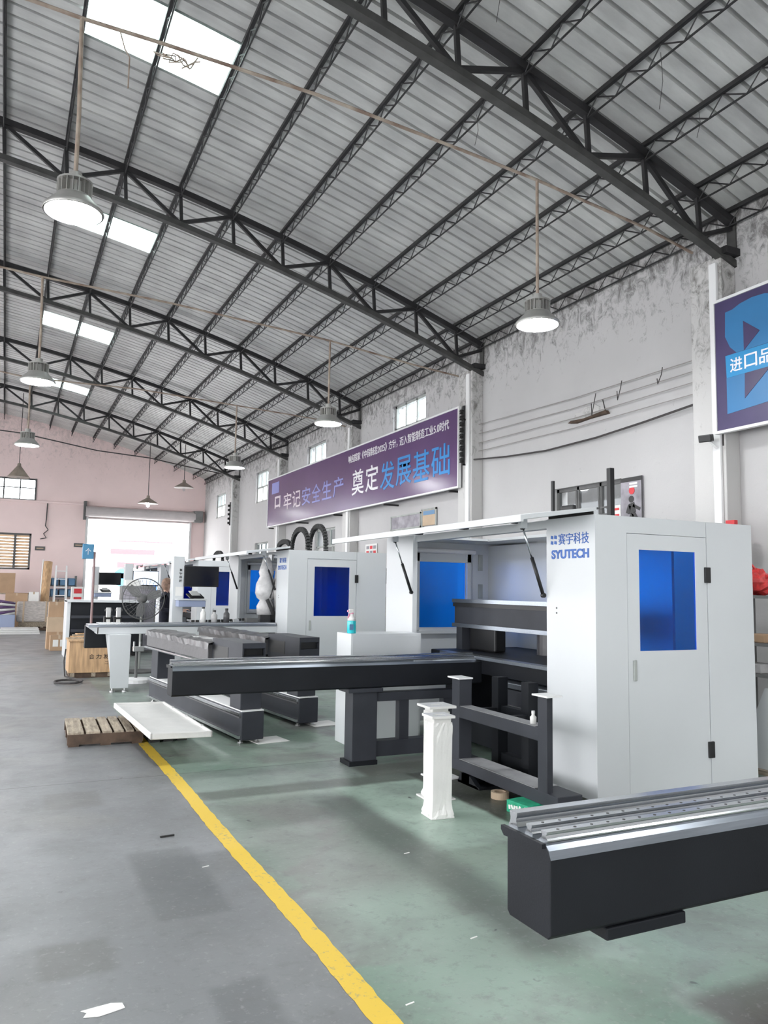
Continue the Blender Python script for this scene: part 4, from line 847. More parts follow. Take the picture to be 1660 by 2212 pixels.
# white cabinet and spray bottle
t = thing('base_cabinet', 'low white cabinet beside the dark feed beam, spray bottle on top', 'cabinet', (3.65, 7.7, 0))
MB().box(3.24, 4.06, 7.42, 7.80, 0.0, 1.135).build('body', 'white', t, bevel=0.004); MB().box(3.26, 4.04, 7.416, 7.42, 0.05, 1.11).build('front_panel', 'white', t)
t = thing('spray_bottle', 'spray bottle of teal cleaner with pink trigger on the white cabinet', 'spray bottle', (3.30, 7.55, 1.135))
MB().lathe([(0.045, 0), (0.048, 0.01), (0.048, 0.12), (0.047, 0.13)], (3.30, 7.55, 1.135), 20).build('liquid_body', 'liquid', t, smooth=True)
MB().lathe([(0.047, 0.13), (0.04, 0.16), (0.016, 0.185), (0.016, 0.205)], (3.30, 7.55, 1.135), 20).build('shoulder', 'paper', t, smooth=True)
MB().box(3.262, 3.32, 7.535, 7.565, 1.34, 1.385).build('spray_head', 'paper', t, bevel=0.008); MB().bar((3.275, 7.55, 1.345), (3.255, 7.55, 1.29), 0.014, 0.01).build('trigger', 'pink', t); MB().box(3.25, 3.265, 7.54, 7.56, 1.355, 1.375).build('nozzle', 'pink', t)
MB().lathe([(0.018, 0.2), (0.018, 0.215)], (3.30, 7.55, 1.135), 12).build('collar', 'pink', t); MB().box(3.255, 3.3, 7.5, 7.503, 1.17, 1.23).build('label', 'bluebin', t)

# ------------------------------------------------------------------ portal frames (gantries)
def gantry(label, loc, rz):
    t = thing('portal_frame', label, 'machine frame', loc, rz, 'dark portal frames lying in a row')
    L = 3.45
    # local: near end at y=0, runs to +y, x across
    MB().box(-0.125, 0.125, 0, L, 0.035, 0.325).build('base_beam', 'dark2', t, bevel=0.012, local=True)
    for z in (0.30, 0.07): MB().box(-0.15, -0.122, 0.02, L, z - 0.014, z + 0.014).build('linear_rail', 'steel', t, local=True)
    MB().box(-0.145, -0.124, 0.02, L, 0.262, 0.278).build('rack_strip', 'film', t, local=True)
    MB().box(-0.12, 0.12, 0.0, L, 0.325, 0.335).build('top_strip', 'whitetrim', t, local=True)
    for (y0_, y1_) in ((0.06, 0.36), (L - 0.35, L - 0.05)): MB().box(-0.12, 0.115, y0_, y1_, 0.335, 0.74).build('column', 'dark2', t, bevel=0.008, local=True)
    # top beam: hollow end block, then film wrapped beam
    e_ = MB(); e_.box(-0.14, 0.12, 0.0, 0.9, 0.965, 1.02); e_.box(-0.14, 0.12, 0.0, 0.9, 0.74, 0.885)
    e_.box(-0.14, -0.125, 0.0, 0.45, 0.885, 0.965); e_.box(-0.14, 0.12, 0.45, 0.9, 0.885, 0.965); e_.box(0.11, 0.12, 0.0, 0.45, 0.885, 0.965)
    e_.build('end_block', 'dark2', t, local=True)
    MB().box(-0.12, 0.105, 0.05, 0.44, 0.887, 0.963).build('slot_shade', 'black', t, local=True)  # solid black block painted as the shade inside the end slot
    MB().box(-0.143, -0.139, 0.40, 0.86, 0.80, 0.95).build('recess_shade', 'black', t, local=True)  # flat black plate painted as the shade of a side recess
    MB().box(-0.19, 0.16, 0.9, L - 0.02, 0.76, 0.95).build('top_beam', 'film', t, bevel=0.01, local=True)
    # creased film sheet over the beam
    rnd = random.Random(4); mb = MB(); n = 26
    prf = [(-0.205, 0.90), (-0.2, 0.965), (-0.1, 0.985), (0.06, 0.98), (0.17, 0.965), (0.175, 0.9)]
    for i in range(n + 1):
        y = 0.86 + (L - 0.85) * i / n
        for (x, z) in prf: mb.v.append((x + rnd.uniform(-0.008, 0.008), y, z + rnd.uniform(-0.006, 0.012)))
    k = len(prf)
    for i in range(n):
        for j in range(k - 1): mb.f.append((i * k + j, i * k + j + 1, (i + 1) * k + j + 1, (i + 1) * k + j))
    mb.build('film_cover', 'film', t, local=True)
    MB().tube([(-0.205, 0.9, 0.745), (-0.205, L, 0.745)], 0.016, 8).build('lower_rail', 'steel', t, local=True)
    for y in (0.1, L - 0.1):
        for x in (-0.09, 0.09): MB().lathe([(0.03, 0), (0.03, 0.012), (0.012, 0.015), (0.012, 0.04)], (x, y, 0), 10).build('levelling_foot', 'alu', t, local=True)
    return t
gantry('dark portal frame nearest the aisle, behind the long feed beam', (2.38, 7.93, 0), R(6.0))
gantry('dark portal frame nearer the white cabinet', (3.27, 8.68, 0), R(6.0))
for (x, y, rz, lab) in ((2.6, 8.05, 8, 'white sheet lying on the floor beside the nearest portal frame'), (3.5, 8.78, 8, 'white sheet lying on the floor beside the rear portal frame')):
    o = MB().box(-0.2, 0.16, -0.16, 0.16, 0.0015, 0.006).build('paper_sheet', 'paper', loc=(x, y, 0), local=True); o.rotation_euler = (0, 0, R(rz)); tag(o, lab, 'sheet')

# ------------------------------------------------------------------ pallet and white tray panel
def pallet(loc, rz, label, wx, wy, nb, mt='wood', mt2='wooddark'):
    t = thing('pallet', label, 'pallet', loc, rz)
    bw = [0.15, 0.13, 0.09, 0.09, 0.075, 0.07, 0.07]
    gap = (wx - sum(bw[:nb])) / (nb - 1); x = -wx / 2
    for k in range(nb):
        o = MB().box(x, x + bw[k], -wy / 2, wy / 2, 0.118, 0.138).build('deck_board', mt, t, bevel=0.002, local=True); x += bw[k] + gap
    for y in (-wy / 2 + 0.02, 0, wy / 2 - 0.02): MB().box(-wx / 2, wx / 2, y - 0.022, y + 0.022, 0.02, 0.118).build('stringer', mt2, t, local=True)
    for xk in (-wx / 2 + 0.06, 0, wx / 2 - 0.06): MB().box(xk - 0.05, xk + 0.05, -wy / 2, wy / 2, 0, 0.02).build('bottom_board', mt2, t, local=True)
    return t
pallet((1.02, 8.84, 0), R(-2), 'weathered wooden pallet lying on the grey aisle floor', 0.72, 0.92, 6)
pallet((1.6, 8.78, 0), R(2), 'pallet coloured black as the shade under the white tray panel', 0.40, 0.86, 4, 'rubber', 'rubber')  # black rubber colour stands in for the shadow beneath the tray
tag(MB().box(1.44, 1.72, 8.35, 9.1, 0.139, 0.228).build('shade_bearer', 'rubber', loc=(1.6, 8.3, 0.139)), 'bearer coloured black as shade between the hidden pallet and the white tray panel', 'timber')  # bearer blackened too, as part of the tray's shadow
t = thing('tray_panel', 'white wrapped tray panel resting on pallets beside the aisle', 'panel', (1.48, 8.22, 0.245), R(2))
t.rotation_euler = (R(0), R(1.5), R(2))
MB().box(-0.26, 0.26, -0.98, 0.98, 0.0, 0.025).build('sheet', 'whitewarm', t, local=True)
for (x0, x1, y0, y1) in ((-0.28, -0.255, -1.0, 1.0), (0.255, 0.28, -1.0, 1.0), (-0.28, 0.28, -1.0, -0.975), (-0.28, 0.28, 0.975, 1.0)): MB().box(x0, x1, y0, y1, -0.012, 0.045).build('rim', 'whitewarm', t, bevel=0.008, local=True)
for y in (-0.7, -0.1, 0.5): MB().box(0.25, 0.27, y, y + 0.05, 0.04, 0.055).build('clip', 'alu', t, local=True)

# ------------------------------------------------------------------ white feed beam of the second machine
t = thing('feed_beam', 'long white feed beam on a tapered white leg left of the second machine', 'machine beam', (2.6, 12.5, 0))
MB().box(1.28, 4.08, 12.4, 12.75, 0.86, 0.965).build('beam_body', 'white', t, bevel=0.006)
MB().box(1.16, 4.06, 12.38, 12.85, 0.968, 1.0).build('top_plate', 'steelblue', t, bevel=0.004); MB().box(1.3, 4.06, 12.42, 12.47, 1.0, 1.02).build('linear_rail', 'steel', t); MB().box(1.3, 4.06, 12.7, 12.75, 1.0, 1.02).build('linear_rail', 'steel', t)
MB().prism([(1.2, 0.99), (1.15, 0.965), (1.3, 0.86), (1.3, 0.97)], 12.4, 12.75, 'y').build('end_lip', 'white', t)
MB().add([(1.50, 12.35, 0.06), (1.76, 12.35, 0.06), (1.76, 12.7, 0.06), (1.56, 12.7, 0.06), (1.44, 12.3, 0.86), (1.76, 12.3, 0.86), (1.76, 12.75, 0.86), (1.44, 12.75, 0.86)], [(0, 3, 2, 1), (4, 5, 6, 7), (0, 1, 5, 4), (1, 2, 6, 5), (2, 3, 7, 6), (3, 0, 4, 7)]).build('tapered_leg', 'white', t, bevel=0.006)
for x in (1.54, 1.72): MB().lathe([(0.04, 0), (0.04, 0.02), (0.015, 0.025), (0.015, 0.06)], (x, 12.42, 0), 12).build('levelling_foot', 'alu', t)
MB().box(3.3, 3.55, 12.5, 12.7, 0, 0.86).build('inner_leg', 'dark', t)
MB().box(1.16, 1.62, 12.9, 13.05, 0.62, 0.97).build('end_box', 'dark', t, bevel=0.01)
chn = MB();
chain(t, [(2.75, 12.8, 1.03), (3.2, 12.75, 1.04), (3.45, 12.72, 1.05), (3.7, 12.7, 1.07)], 14, 0.05, 0.04)
for (x, y, lx, h, mt) in ((3.85, 12.6, 0.18, 0.12, 'black'), (3.6, 12.55, 0.2, 0.07, 'framedark'), (3.4, 12.62, 0.1, 0.05, 'alu')): tag(MB().box(x, x + lx, y, y + 0.12, 1.02, 1.02 + h).build('clamp_block', mt, loc=(x, y, 1.02), bevel=0.006), '%s clamp block on the white feed beam' % {'black': 'large black', 'framedark': 'dark grey', 'alu': 'small silver'}[mt], 'machine part')
# bottles on the white beam
for (x, h, r_, mt, lab) in ((2.9, 0.22, 0.045, 'paper', 'tall white bottle on the white feed beam'), (3.08, 0.17, 0.05, 'glass', 'clear bottle with black cap on the white feed beam'), (3.28, 0.2, 0.05, 'film', 'grey tapered pot on the white feed beam')):
    t = thing('bottle', lab, 'bottle', (x, 12.6, 1.02)); MB().lathe([(r_, 0), (r_, h * 0.7), (r_ * 0.5, h * 0.85), (r_ * 0.5, h)], (x, 12.6, 1.02), 14).build('body', mt if mt != 'glass' else 'bag', t, smooth=True); MB().lathe([(r_ * 0.55, h), (r_ * 0.55, h + 0.025)], (x, 12.6, 1.02), 12).build('cap', 'black', t)

t = thing('equipment_cabinet', 'grey equipment cabinet standing behind the big fan', 'cabinet', (2.9, 19.4, 0))
MB().box(2.5, 3.3, 19.36, 19.72, 0.0, 1.58).build('body', 'shelf', t, bevel=0.01)
for k in range(2): MB().box(2.53 + 0.38 * k, 2.89 + 0.38 * k, 19.345, 19.36, 0.06, 1.5).build('door', 'posterbg', t, bevel=0.004)
for k in range(2): MB().box(2.84 + 0.1 * k, 2.86 + 0.1 * k, 19.33, 19.346, 0.75, 0.9).build('handle', 'alu', t)
MB().box(2.6, 2.95, 19.42, 19.68, 1.581, 1.72).build('top_box', 'paper', t, bevel=0.006)
# wooden crate on a skid
t = thing('wooden_crate', 'plywood crate with black handwritten characters beside the aisle', 'crate', (1.42, 14.75, 0))
for k in range(3): MB().box(1.08, 1.78, 14.42 + 0.3 * k, 14.5 + 0.3 * k, 0.0, 0.09).build('skid_board', 'wooddark', t)
for x in (1.09, 1.43, 1.7): MB().box(x, x + 0.07, 14.41, 15.12, 0.02, 0.09).build('skid_block', 'wood', t)
MB().box(1.06, 1.80, 14.4, 15.1, 0.09, 0.62).build('body', 'ply', t, bevel=0.004)
MB().box(1.04, 1.82, 14.38, 15.12, 0.62, 0.645).build('lid', 'ply', t, bevel=0.003)
for k, ch in enumerate('合力发'): text(ch, 0.1, (1.38 + 0.115 * k, 14.398, 0.32), *FX, 'black', t, name='character', width=0.085, height=0.085)
text('二', 0.06, (1.64, 14.398, 0.23), *FX, 'black', t, width=0.06)
MB().box(1.6, 1.76, 14.396, 14.4, 0.53, 0.55).build('stencil_mark', 'bluebin', t)
t = thing('wood_offcuts', 'loose pale offcuts and tray piled on the plywood crate', 'offcuts', (1.2, 14.8, 0.645))
for k in range(4): MB().obox((1.25 + 0.04 * k, 14.75 + 0.06 * k, 0.66 + 0.022 * k), (0.4, 0.08, 0.02), (0, 0, R(15 * k - 20))).build('offcut', 'ply' if k % 2 else 'wood', t)
t = thing('cable_loop', 'loop of dark cable on the floor in front of the crate', 'cable', (1.0, 14.0, 0)); cl = MB()
cl.tube([(1.02 + (0.2 + 0.01 * (i // 16)) * math.cos(i * math.pi / 8), 13.75 + 0.28 * math.sin(i * math.pi / 8), 0.015 + 0.0006 * i) for i in range(34)] + [(1.0, 14.3, 0.05), (0.98, 14.36, 0.3), (1.0, 14.37, 0.5)], 0.012, 6); cl.build('cable', 'cable', t)

# ------------------------------------------------------------------ consoles, person, fan, pole
def console(x, y, label, lit=False, marks=True):
    t = thing('control_console', label, 'console', (x, y, 0), group='machine control consoles')
    MB().box(x - 0.1, x + 0.1, y - 0.02, y + 0.22, 0.03, 2.13).build('column', 'white', t, bevel=0.01)
    MB().box(x - 0.18, x + 0.18, y - 0.1, y + 0.35, 0.0, 0.03).build('base_plate', 'white', t)
    s_ = MB().box(x + 0.09, x + 0.72, y - 0.06, y - 0.01, 1.585, 1.96).build('monitor', 'black', t, bevel=0.008)
    MB().box(x + 0.105, x + 0.705, y - 0.063, y - 0.06, 1.605, 1.945).build('screen', 'screenlit' if lit else 'screen', s_)
    MB().bar((x + 0.4, y, 1.78), (x + 0.05, y + 0.1, 1.9), 0.05, 0.05).build('monitor_arm', 'white', t)
    MB().box(x - 0.06, x + 0.46, y - 0.32, y - 0.02, 1.345, 1.37).build('keyboard_shelf', 'white', t, bevel=0.004); MB().box(x - 0.04, x + 0.44, y - 0.30, y - 0.03, 1.23, 1.344).build('drawer', 'bluetray', t, bevel=0.008)
    k_ = MB().obox((x + 0.28, y - 0.15, 1.42), (0.36, 0.13, 0.02), (R(35), 0, R(35))).build('keyboard', 'black', t); MB().obox((x + 0.26, y - 0.18, 1.47), (0.22, 0.12, 0.004), (R(40), 0, R(35))).build('paper', 'paper', t)
    MB().box(x - 0.05, x + 0.08, y - 0.024, y - 0.02, 1.42, 1.58).build('paper', 'paper', t)
    if marks:
        for k, ch in enumerate('赛宇科技'): text(ch, 0.06, (x + 0.01, y - 0.022, 1.86 - 0.065 * k), *FX, 'black', t, offset=0.001, width=0.05, height=0.05)
    return t
console(2.82, 14.3, 'white control console with dark monitor beside the standing person')
console(2.78, 20.3, 'control console with lit white screen behind the big fan', True, False)
console(2.42, 24.6, 'farthest control console with grey monitor before the roller door', False, False)

def skin_mesh(name, verts, edges, radii, material, parent, loc, root_i=0, sub=2):
    me = bpy.data.meshes.new(name); me.from_pydata(verts, edges, []); o = bpy.data.objects.new(name, me); C.objects.link(o)
    md = o.modifiers.new('skin', 'SKIN'); md.use_smooth_shade = True
    for i, r_ in enumerate(radii):
        rr = r_ if isinstance(r_, tuple) else (r_, r_); me.skin_vertices[0].data[i].radius = rr; me.skin_vertices[0].data[i].use_root = (i == root_i)
    sm = o.modifiers.new('sub', 'SUBSURF'); sm.levels = sub; sm.render_levels = sub
    dg = bpy.context.evaluated_depsgraph_get(); dg.update(); ne = bpy.data.meshes.new_from_object(o.evaluated_get(dg)); bpy.data.objects.remove(o)
    ne.materials.clear(); ne.materials.append(M[material]); 
    for p in ne.polygons: p.use_smooth = True
    o = bpy.data.objects.new(name, ne); C.objects.link(o); o.parent = parent; o.location = loc; return o
# person: faces +X (towards the console), arms forward
t = thing('person', 'person in dark clothes with brown hair standing at the console', 'person', (2.84, 15.6, 0), R(-20))
V = [(0, 0, 0.95), (0, 0, 1.12), (0.01, 0, 1.30), (0.0, 0, 1.43), (0.01, 0, 1.52), (0.03, 0, 1.60), (0.03, 0, 1.68),      # 0 pelvis .. 6 head top
     (0, 0.17, 1.40), (-0.02, 0.24, 1.14), (0.22, 0.2, 1.12), (0.30, 0.19, 1.13),       # left arm 7-10
     (0, -0.17, 1.40), (-0.02, -0.24, 1.14), (0.22, -0.2, 1.10), (0.30, -0.19, 1.11),   # right arm 11-14
     (0, 0.10, 0.88), (0.02, 0.11, 0.48), (-0.03, 0.11, 0.09), (0.13, 0.12, 0.045),
     (0, -0.10, 0.88), (0.02, -0.11, 0.48), (-0.03, -0.11, 0.09), (0.13, -0.12, 0.045)]
E_ = [(0, 1), (1, 2), (2, 3), (3, 4), (4, 5), (5, 6), (3, 7), (7, 8), (8, 9), (9, 10), (3, 11), (11, 12), (12, 13), (13, 14), (0, 15), (15, 16), (16, 17), (17, 18), (0, 19), (19, 20), (20, 21), (21, 22)]
RD = [(0.12, 0.15), (0.11, 0.14), (0.115, 0.16), (0.09, 0.13), (0.052, 0.052), (0.09, 0.078), (0.075, 0.065)] + [0.065, 0.05, 0.038, 0.03] * 2 + [0.088, 0.06, 0.042, 0.04] * 2
body = skin_mesh('body', V, E_, RD, 'cloth', t, (0, 0, 0))
body.data.materials.append(M['skin'])
for p in body.data.polygons:
    c = p.center
    if c.z > 1.475 or (c.x > 0.22 and 1.0 < c.z < 1.25): p.material_index = 1
for s_ in (1, -1):     # hands with fingers
    hx, hy, hz = 0.30, 0.19 * s_, 1.13 if s_ > 0 else 1.11
    MB().obox((hx + 0.045, hy, hz), (0.09, 0.075, 0.028)).build('palm', 'skin', t, bevel=0.01, local=True)
    for k, ln in enumerate((0.065, 0.075, 0.07, 0.055)): yk = hy + (-0.028 + 0.019 * k) * s_; MB().tube([(hx + 0.085, yk, hz), (hx + 0.085 + ln * 0.5, yk, hz + 0.004), (hx + 0.085 + ln * 0.95, yk, hz - 0.02)], [0.0085, 0.008, 0.006], 6).build('finger', 'skin', t, local=True, smooth=True)
    MB().tube([(hx + 0.03, hy - 0.03 * s_, hz), (hx + 0.06, hy - 0.055 * s_, hz - 0.01), (hx + 0.09, hy - 0.06 * s_, hz - 0.015)], [0.011, 0.010, 0.007], 6).build('thumb', 'skin', t, local=True, smooth=True)
hm = MB(); n = 18
for i in range(9):      # hair cap: back and top of the head down to the collar
    a = math.pi * 0.5 * i / 8
    for k in range(n): 
        b = 2 * math.pi * k / n; rr = 0.104 * math.cos(a) + 0.001; hm.v.append((0.022 + rr * 1.05 * math.cos(b), rr * 0.92 * math.sin(b), 1.635 + 0.118 * math.sin(a)))
for i in range(8):
    for k in range(n): hm.f.append((i * n + k, i * n + (k + 1) % n, (i + 1) * n + (k + 1) % n, (i + 1) * n + k))
o_ = len(hm.v)
for i, (z, f_) in enumerate(((1.64, 1.0), (1.56, 1.02), (1.49, 0.9), (1.44, 0.7))):
    for k in range(11): b = math.pi * (0.42 + 1.16 * k / 10); hm.v.append((0.022 + 0.108 * f_ * math.cos(b), 0.098 * f_ * math.sin(b), z))
for i in range(3):
    for k in range(10): hm.f.append((o_ + i * 11 + k, o_ + i * 11 + k + 1, o_ + (i + 1) * 11 + k + 1, o_ + (i + 1) * 11 + k))
hm.build('hair', 'hair', t, local=True, smooth=True)
MB().prism([(0.105, 1.62), (0.14, 1.575), (0.11, 1.565)], -0.012, 0.012, 'y').build('nose', 'skin', t, local=True, bevel=0.004)
for s_ in (1, -1):
    MB().lathe([(0.001, 0.004), (0.010, 0.0), (0.012, -0.006)], (0.112, 0.033 * s_, 1.632), 10, 'x').build('eye', 'black', t, local=True)
    MB().obox((0.03, 0.078 * s_, 1.61), (0.035, 0.014, 0.06)).build('ear', 'skin', t, local=True, bevel=0.006)
MB().obox((0.112, 0, 1.545), (0.012, 0.045, 0.010)).build('mouth', 'redprint', t, local=True, bevel=0.003)

# industrial fan
t = thing('industrial_fan', 'large round pedestal fan standing behind the white feed beam', 'fan', (2.32, 15.0, 0)); fx, fy, fzc = 2.32, 15.0, 1.35
MB().lathe([(0.375, -0.01), (0.385, 0), (0.375, 0.01), (0.365, 0), (0.375, -0.01)], (fx, fy - 0.1, fzc), 40, 'y', cap=False).build('guard_rim', 'framedark', t)
g = MB()
for k in range(30): a = 2 * math.pi * k / 30; g.tube([(fx + 0.07 * math.cos(a), fy - 0.17, fzc + 0.07 * math.sin(a)), (fx + 0.25 * math.cos(a), fy - 0.17, fzc + 0.25 * math.sin(a)), (fx + 0.375 * math.cos(a), fy - 0.1, fzc + 0.375 * math.sin(a))], 0.003, 4, False)
for rr in (0.16, 0.26, 0.33): g.lathe([(rr - 0.002, -0.002), (rr + 0.002, 0), (rr - 0.002, 0.002)], (fx, fy - 0.17 + (0.05 if rr > 0.3 else 0), fzc), 36, 'y', cap=False)
g.build('guard_wires', 'framedark', t)
for k in range(3):
    a = R(20 + 120 * k); b = MB(); pts = []
    for rr, wd in ((0.06, 0.10), (0.2, 0.17), (0.34, 0.12)):
        for s_ in (-1, 1): ang = a + s_ * wd / max(rr, 0.1) * 0.5; pts.append((fx + rr * math.cos(ang), fy - 0.06 + 0.02 * s_, fzc + rr * math.sin(ang)))
    b.add(pts, [(0, 1, 3, 2), (2, 3, 5, 4)]); bo = b.build('blade', 'shelf', t); sd = bo.modifiers.new('solid', 'SOLIDIFY'); sd.thickness = 0.006
MB().lathe([(0.03, -0.12), (0.07, -0.08), (0.09, 0.02), (0.08, 0.2), (0.04, 0.24)], (fx, fy, fzc), 18, 'y').build('motor', 'framedark', t, smooth=True)
MB().tube([(fx, fy + 0.08, fzc - 0.06), (fx, fy + 0.08, 0.05)], 0.022, 10).build('pole', 'frame', t); MB().lathe([(0.3, 0), (0.3, 0.03), (0.05, 0.06)], (fx, fy + 0.08, 0), 24).build('base', 'framedark', t)
# pole with blue plate
t = thing('sign_pole', 'thin pole carrying a blue square plate by the aisle', 'pole', (1.47, 15.3, 0))
MB().tube([(1.47, 15.3, 0.02), (1.47, 15.3, 2.2)], 0.022, 10).build('pole', 'yellowpole', t); MB().lathe([(0.18, 0), (0.18, 0.02), (0.03, 0.04)], (1.47, 15.3, 0), 20).build('base', 'framedark', t)
MB().box(1.25, 1.45, 15.25, 15.29, 2.06, 2.34).build('plate', 'bluesign', t, bevel=0.015); text('个', 0.1, (1.30, 15.249, 2.14), *FX, 'paper', t, width=0.1, height=0.12)
# dark machine base behind, with two servo motors
t = thing('machine_bed', 'long dark machine bed with pale end standing behind the crate', 'machine bed', (2.0, 18.6, 0))
MB().box(1.34, 2.9, 18.5, 19.3, 0.1, 1.2).build('bed', 'dark', t, bevel=0.015); MB().box(1.26, 1.34, 18.48, 19.32, 0.0, 1.24).build('end_plate', 'white', t, bevel=0.008); MB().box(1.26, 3.0, 18.45, 19.35, 1.2, 1.25).build('top_plate', 'white', t, bevel=0.004)
for z in (0.55, 0.85): MB().box(1.36, 2.9, 18.47, 18.5, z, z + 0.06).build('ledge', 'dark2', t)
for x in (1.5, 2.7): MB().box(x, x + 0.1, 18.6, 19.2, 0, 0.1).build('foot', 'black', t)
for (x, lab) in ((1.79, 'left'), (1.97, 'right')):
    t = thing('servo_motor', 'black and white servo motor before the dark bed, the %s of the pair' % lab, 'motor', (x, 15.6, 0.62))
    MB().box(x - 0.07, x + 0.07, 15.55, 15.69, 0.62, 1.0).build('bracket', 'black', t, bevel=0.01); MB().box(x - 0.04, x + 0.05, 15.52, 15.56, 0.98, 1.17).build('motor_body', 'alu', t, bevel=0.012); MB().box(x - 0.03, x + 0.04, 15.53, 15.56, 0.88, 0.95).build('connector', 'paper', t, bevel=0.006)
    MB().tube([(x - 0.06, 15.56, 1.12), (x + 0.07, 15.56, 1.12)], 0.025, 8).build('cross_pin', 'framedark', t)
t = thing('work_table', 'low dark work table carrying the servo motors', 'table', (1.9, 15.8, 0)); MB().box(1.55, 2.15, 15.5, 16.0, 0.58, 0.62).build('table_top', 'dark', t)
for x in (1.57, 2.09):
    for y in (15.52, 15.94): MB().box(x, x + 0.04, y, y + 0.04, 0, 0.58).build('leg', 'dark', t)
t = thing('floor_stand', 'small dark post with clamp on a round base behind the tapered leg', 'stand', (2.05, 13.6, 0))
MB().lathe([(0.28, 0), (0.28, 0.05), (0.1, 0.07)], (2.05, 13.6, 0), 24).build('base', 'whitetrim', t); MB().tube([(2.05, 13.6, 0.05), (2.05, 13.6, 0.55)], 0.025, 8).build('post', 'framedark', t); MB().box(1.98, 2.16, 13.55, 13.65, 0.5, 0.58).build('clamp', 'alu', t, bevel=0.01)
for x in (2.0, 2.1): MB().tube([(x, 13.6, 0.58), (x, 13.6, 0.66)], 0.015, 8).build('bolt', 'alu', t)

# ------------------------------------------------------------------ cartons and clutter on the left
def carton(x0, x1, y0, y1, z0, z1, label, mt='card', group=None):
    t = thing('carton', label, 'carton', ((x0 + x1) / 2, (y0 + y1) / 2, z0), group=group)
    MB().box(x0, x1, y0, y1, z0, z1).build('box', mt, t, bevel=0.004); xm = (x0 + x1) / 2
    MB().box(xm - 0.025, xm + 0.025, y0 - 0.002, y1 + 0.002, z1 - 0.08, z1 + 0.002).build('tape', 'card2', t)
    return t
G = 'cartons stacked by the aisle'
carton(1.06, 1.46, 20.4, 20.8, 0.0, 0.36, 'bottom carton of the stack by the aisle, with two white labels', 'card', G)
for x in (1.12, 1.28): tag(MB().box(x, x + 0.12, 20.392, 20.396, 0.1, 0.26).build('label_sheet', 'paper', loc=(x, 20.39, 0.1)), 'white label on the bottom carton, %s one' % ('left' if x < 1.2 else 'right'), 'label')
carton(1.0, 1.5, 20.9, 21.4, 0.0, 0.42, 'wide carton behind the bottom carton of the stack', 'card', G)
carton(1.0, 1.4, 20.9, 21.3, 0.42, 0.78, 'carton in the middle of the stack by the aisle', 'card2', G)
carton(1.02, 1.36, 20.95, 21.3, 0.78, 1.15, 'top carton of the stack by the aisle', 'card', G)
t = thing('equipment_case', 'small black case beside the pale end of the dark bed', 'case', (1.6, 21.0, 0.0)); MB().box(1.52, 1.8, 21.0, 21.3, 0.0, 1.05).build('case', 'black', t, bevel=0.01); MB().box(1.57, 1.75, 20.985, 21.0, 0.9, 0.95).build('handle', 'alu', t)
# by the far wall
t = thing('foam_bale', 'grey foam wrapped bale lying before the far wall', 'bale', (0.95, 29.3, 0))
MB().box(0.42, 1.46, 29.0, 29.7, 0.3, 0.98).build('bale', 'wrapgrey', t, bevel=0.06)
for x in (0.6, 1.3): MB().box(x, x + 0.05, 28.985, 29.71, 0.29, 0.99).build('strap', 'card2', t)
pallet((0.95, 29.35, 0), 0, 'pallet under the foam wrapped bale', 1.0, 0.8, 5)
MB2 = thing('bale_support', 'timber bearer between pallet and foam bale', 'timber', (0.95, 29.35, 0.138)); MB().box(0.5, 1.4, 29.1, 29.6, 0.138, 0.3).build('bearer', 'wood', MB2)
t = thing('panel_stack', 'pile of white panels lying flat on the far floor', 'panels', (0.55, 27.6, 0))
for k in range(3): MB().box(-0.1 + 0.03 * k, 1.1 - 0.02 * k, 27.2, 28.2, 0.06 * k, 0.06 * k + 0.055).build('panel', 'whitewarm', t)
t = thing('cloth_bundle', 'bundle of purple cloth and hoses left of the foam bale', 'bundle', (0.1, 29.0, 0))
for k in range(6): MB().tube([(-0.5 + 0.05 * k, 28.8, 0.55 + 0.09 * (k % 4)), (-0.1, 28.75, 0.5 + 0.1 * k), (0.36, 28.8, 0.62 + 0.06 * k)], 0.05, 8).build('hose', 'purple' if k % 2 else 'whitewarm', t, smooth=True)
MB().box(-0.6, 0.38, 28.7, 29.3, 0.0, 0.55).build('crate', 'bluetray', t, bevel=0.02)
carton(0.05, 0.75, 29.9, 30.5, 0.0, 1.25, 'brown carton behind the foam bale', 'card')
carton(0.78, 1.1, 29.75, 30.1, 0.0, 1.3, 'small pale carton standing behind the foam bale', 'paper')
o = MB().box(-0.35, 0.33, 30.55, 30.62, 1.25, 1.95).build('display_board', 'card', loc=(0, 30.6, 1.25)); tag(o, 'brown board standing on the carton at the left edge', 'board')
tb = thing('board_table', 'table holding the brown board at the left edge', 'table', (0, 30.6, 0)); MB().box(-0.6, 0.8, 30.52, 31.2, 1.2, 1.25).build('table_top', 'wood', tb)
for x in (-0.58, 0.74):
    for y in (30.54, 31.12): MB().box(x, x + 0.05, y, y + 0.05, 0, 1.2).build('leg', 'whitetrim', tb)
t = thing('cardboard_roll', 'tall leaning cardboard tube by the far wall', 'cardboard tube', (1.25, 30.2, 0))
MB().tube([(1.26, 30.25, 0.02), (1.32, 30.5, 1.2), (1.38, 30.75, 2.38)], 0.15, 16).build('tube', 'ply', t, smooth=False); MB().tube([(1.13, 30.2, 0.02), (1.22, 30.75, 2.46)], 0.03, 6).build('edge_strip', 'paper', t)
t = thing('step_ladder', 'white step ladder against the far wall', 'ladder', (1.8, 30.0, 0))
for (x, xt) in ((1.58, 1.64), (2.02, 1.98)): MB().bar((x, 29.7, 0), (xt, 30.3, 2.25), 0.05, 0.03).build('rail', 'whitetrim', t); MB().bar((x, 30.9, 0), (xt, 30.35, 2.25), 0.04, 0.03).build('back_rail', 'whitetrim', t)
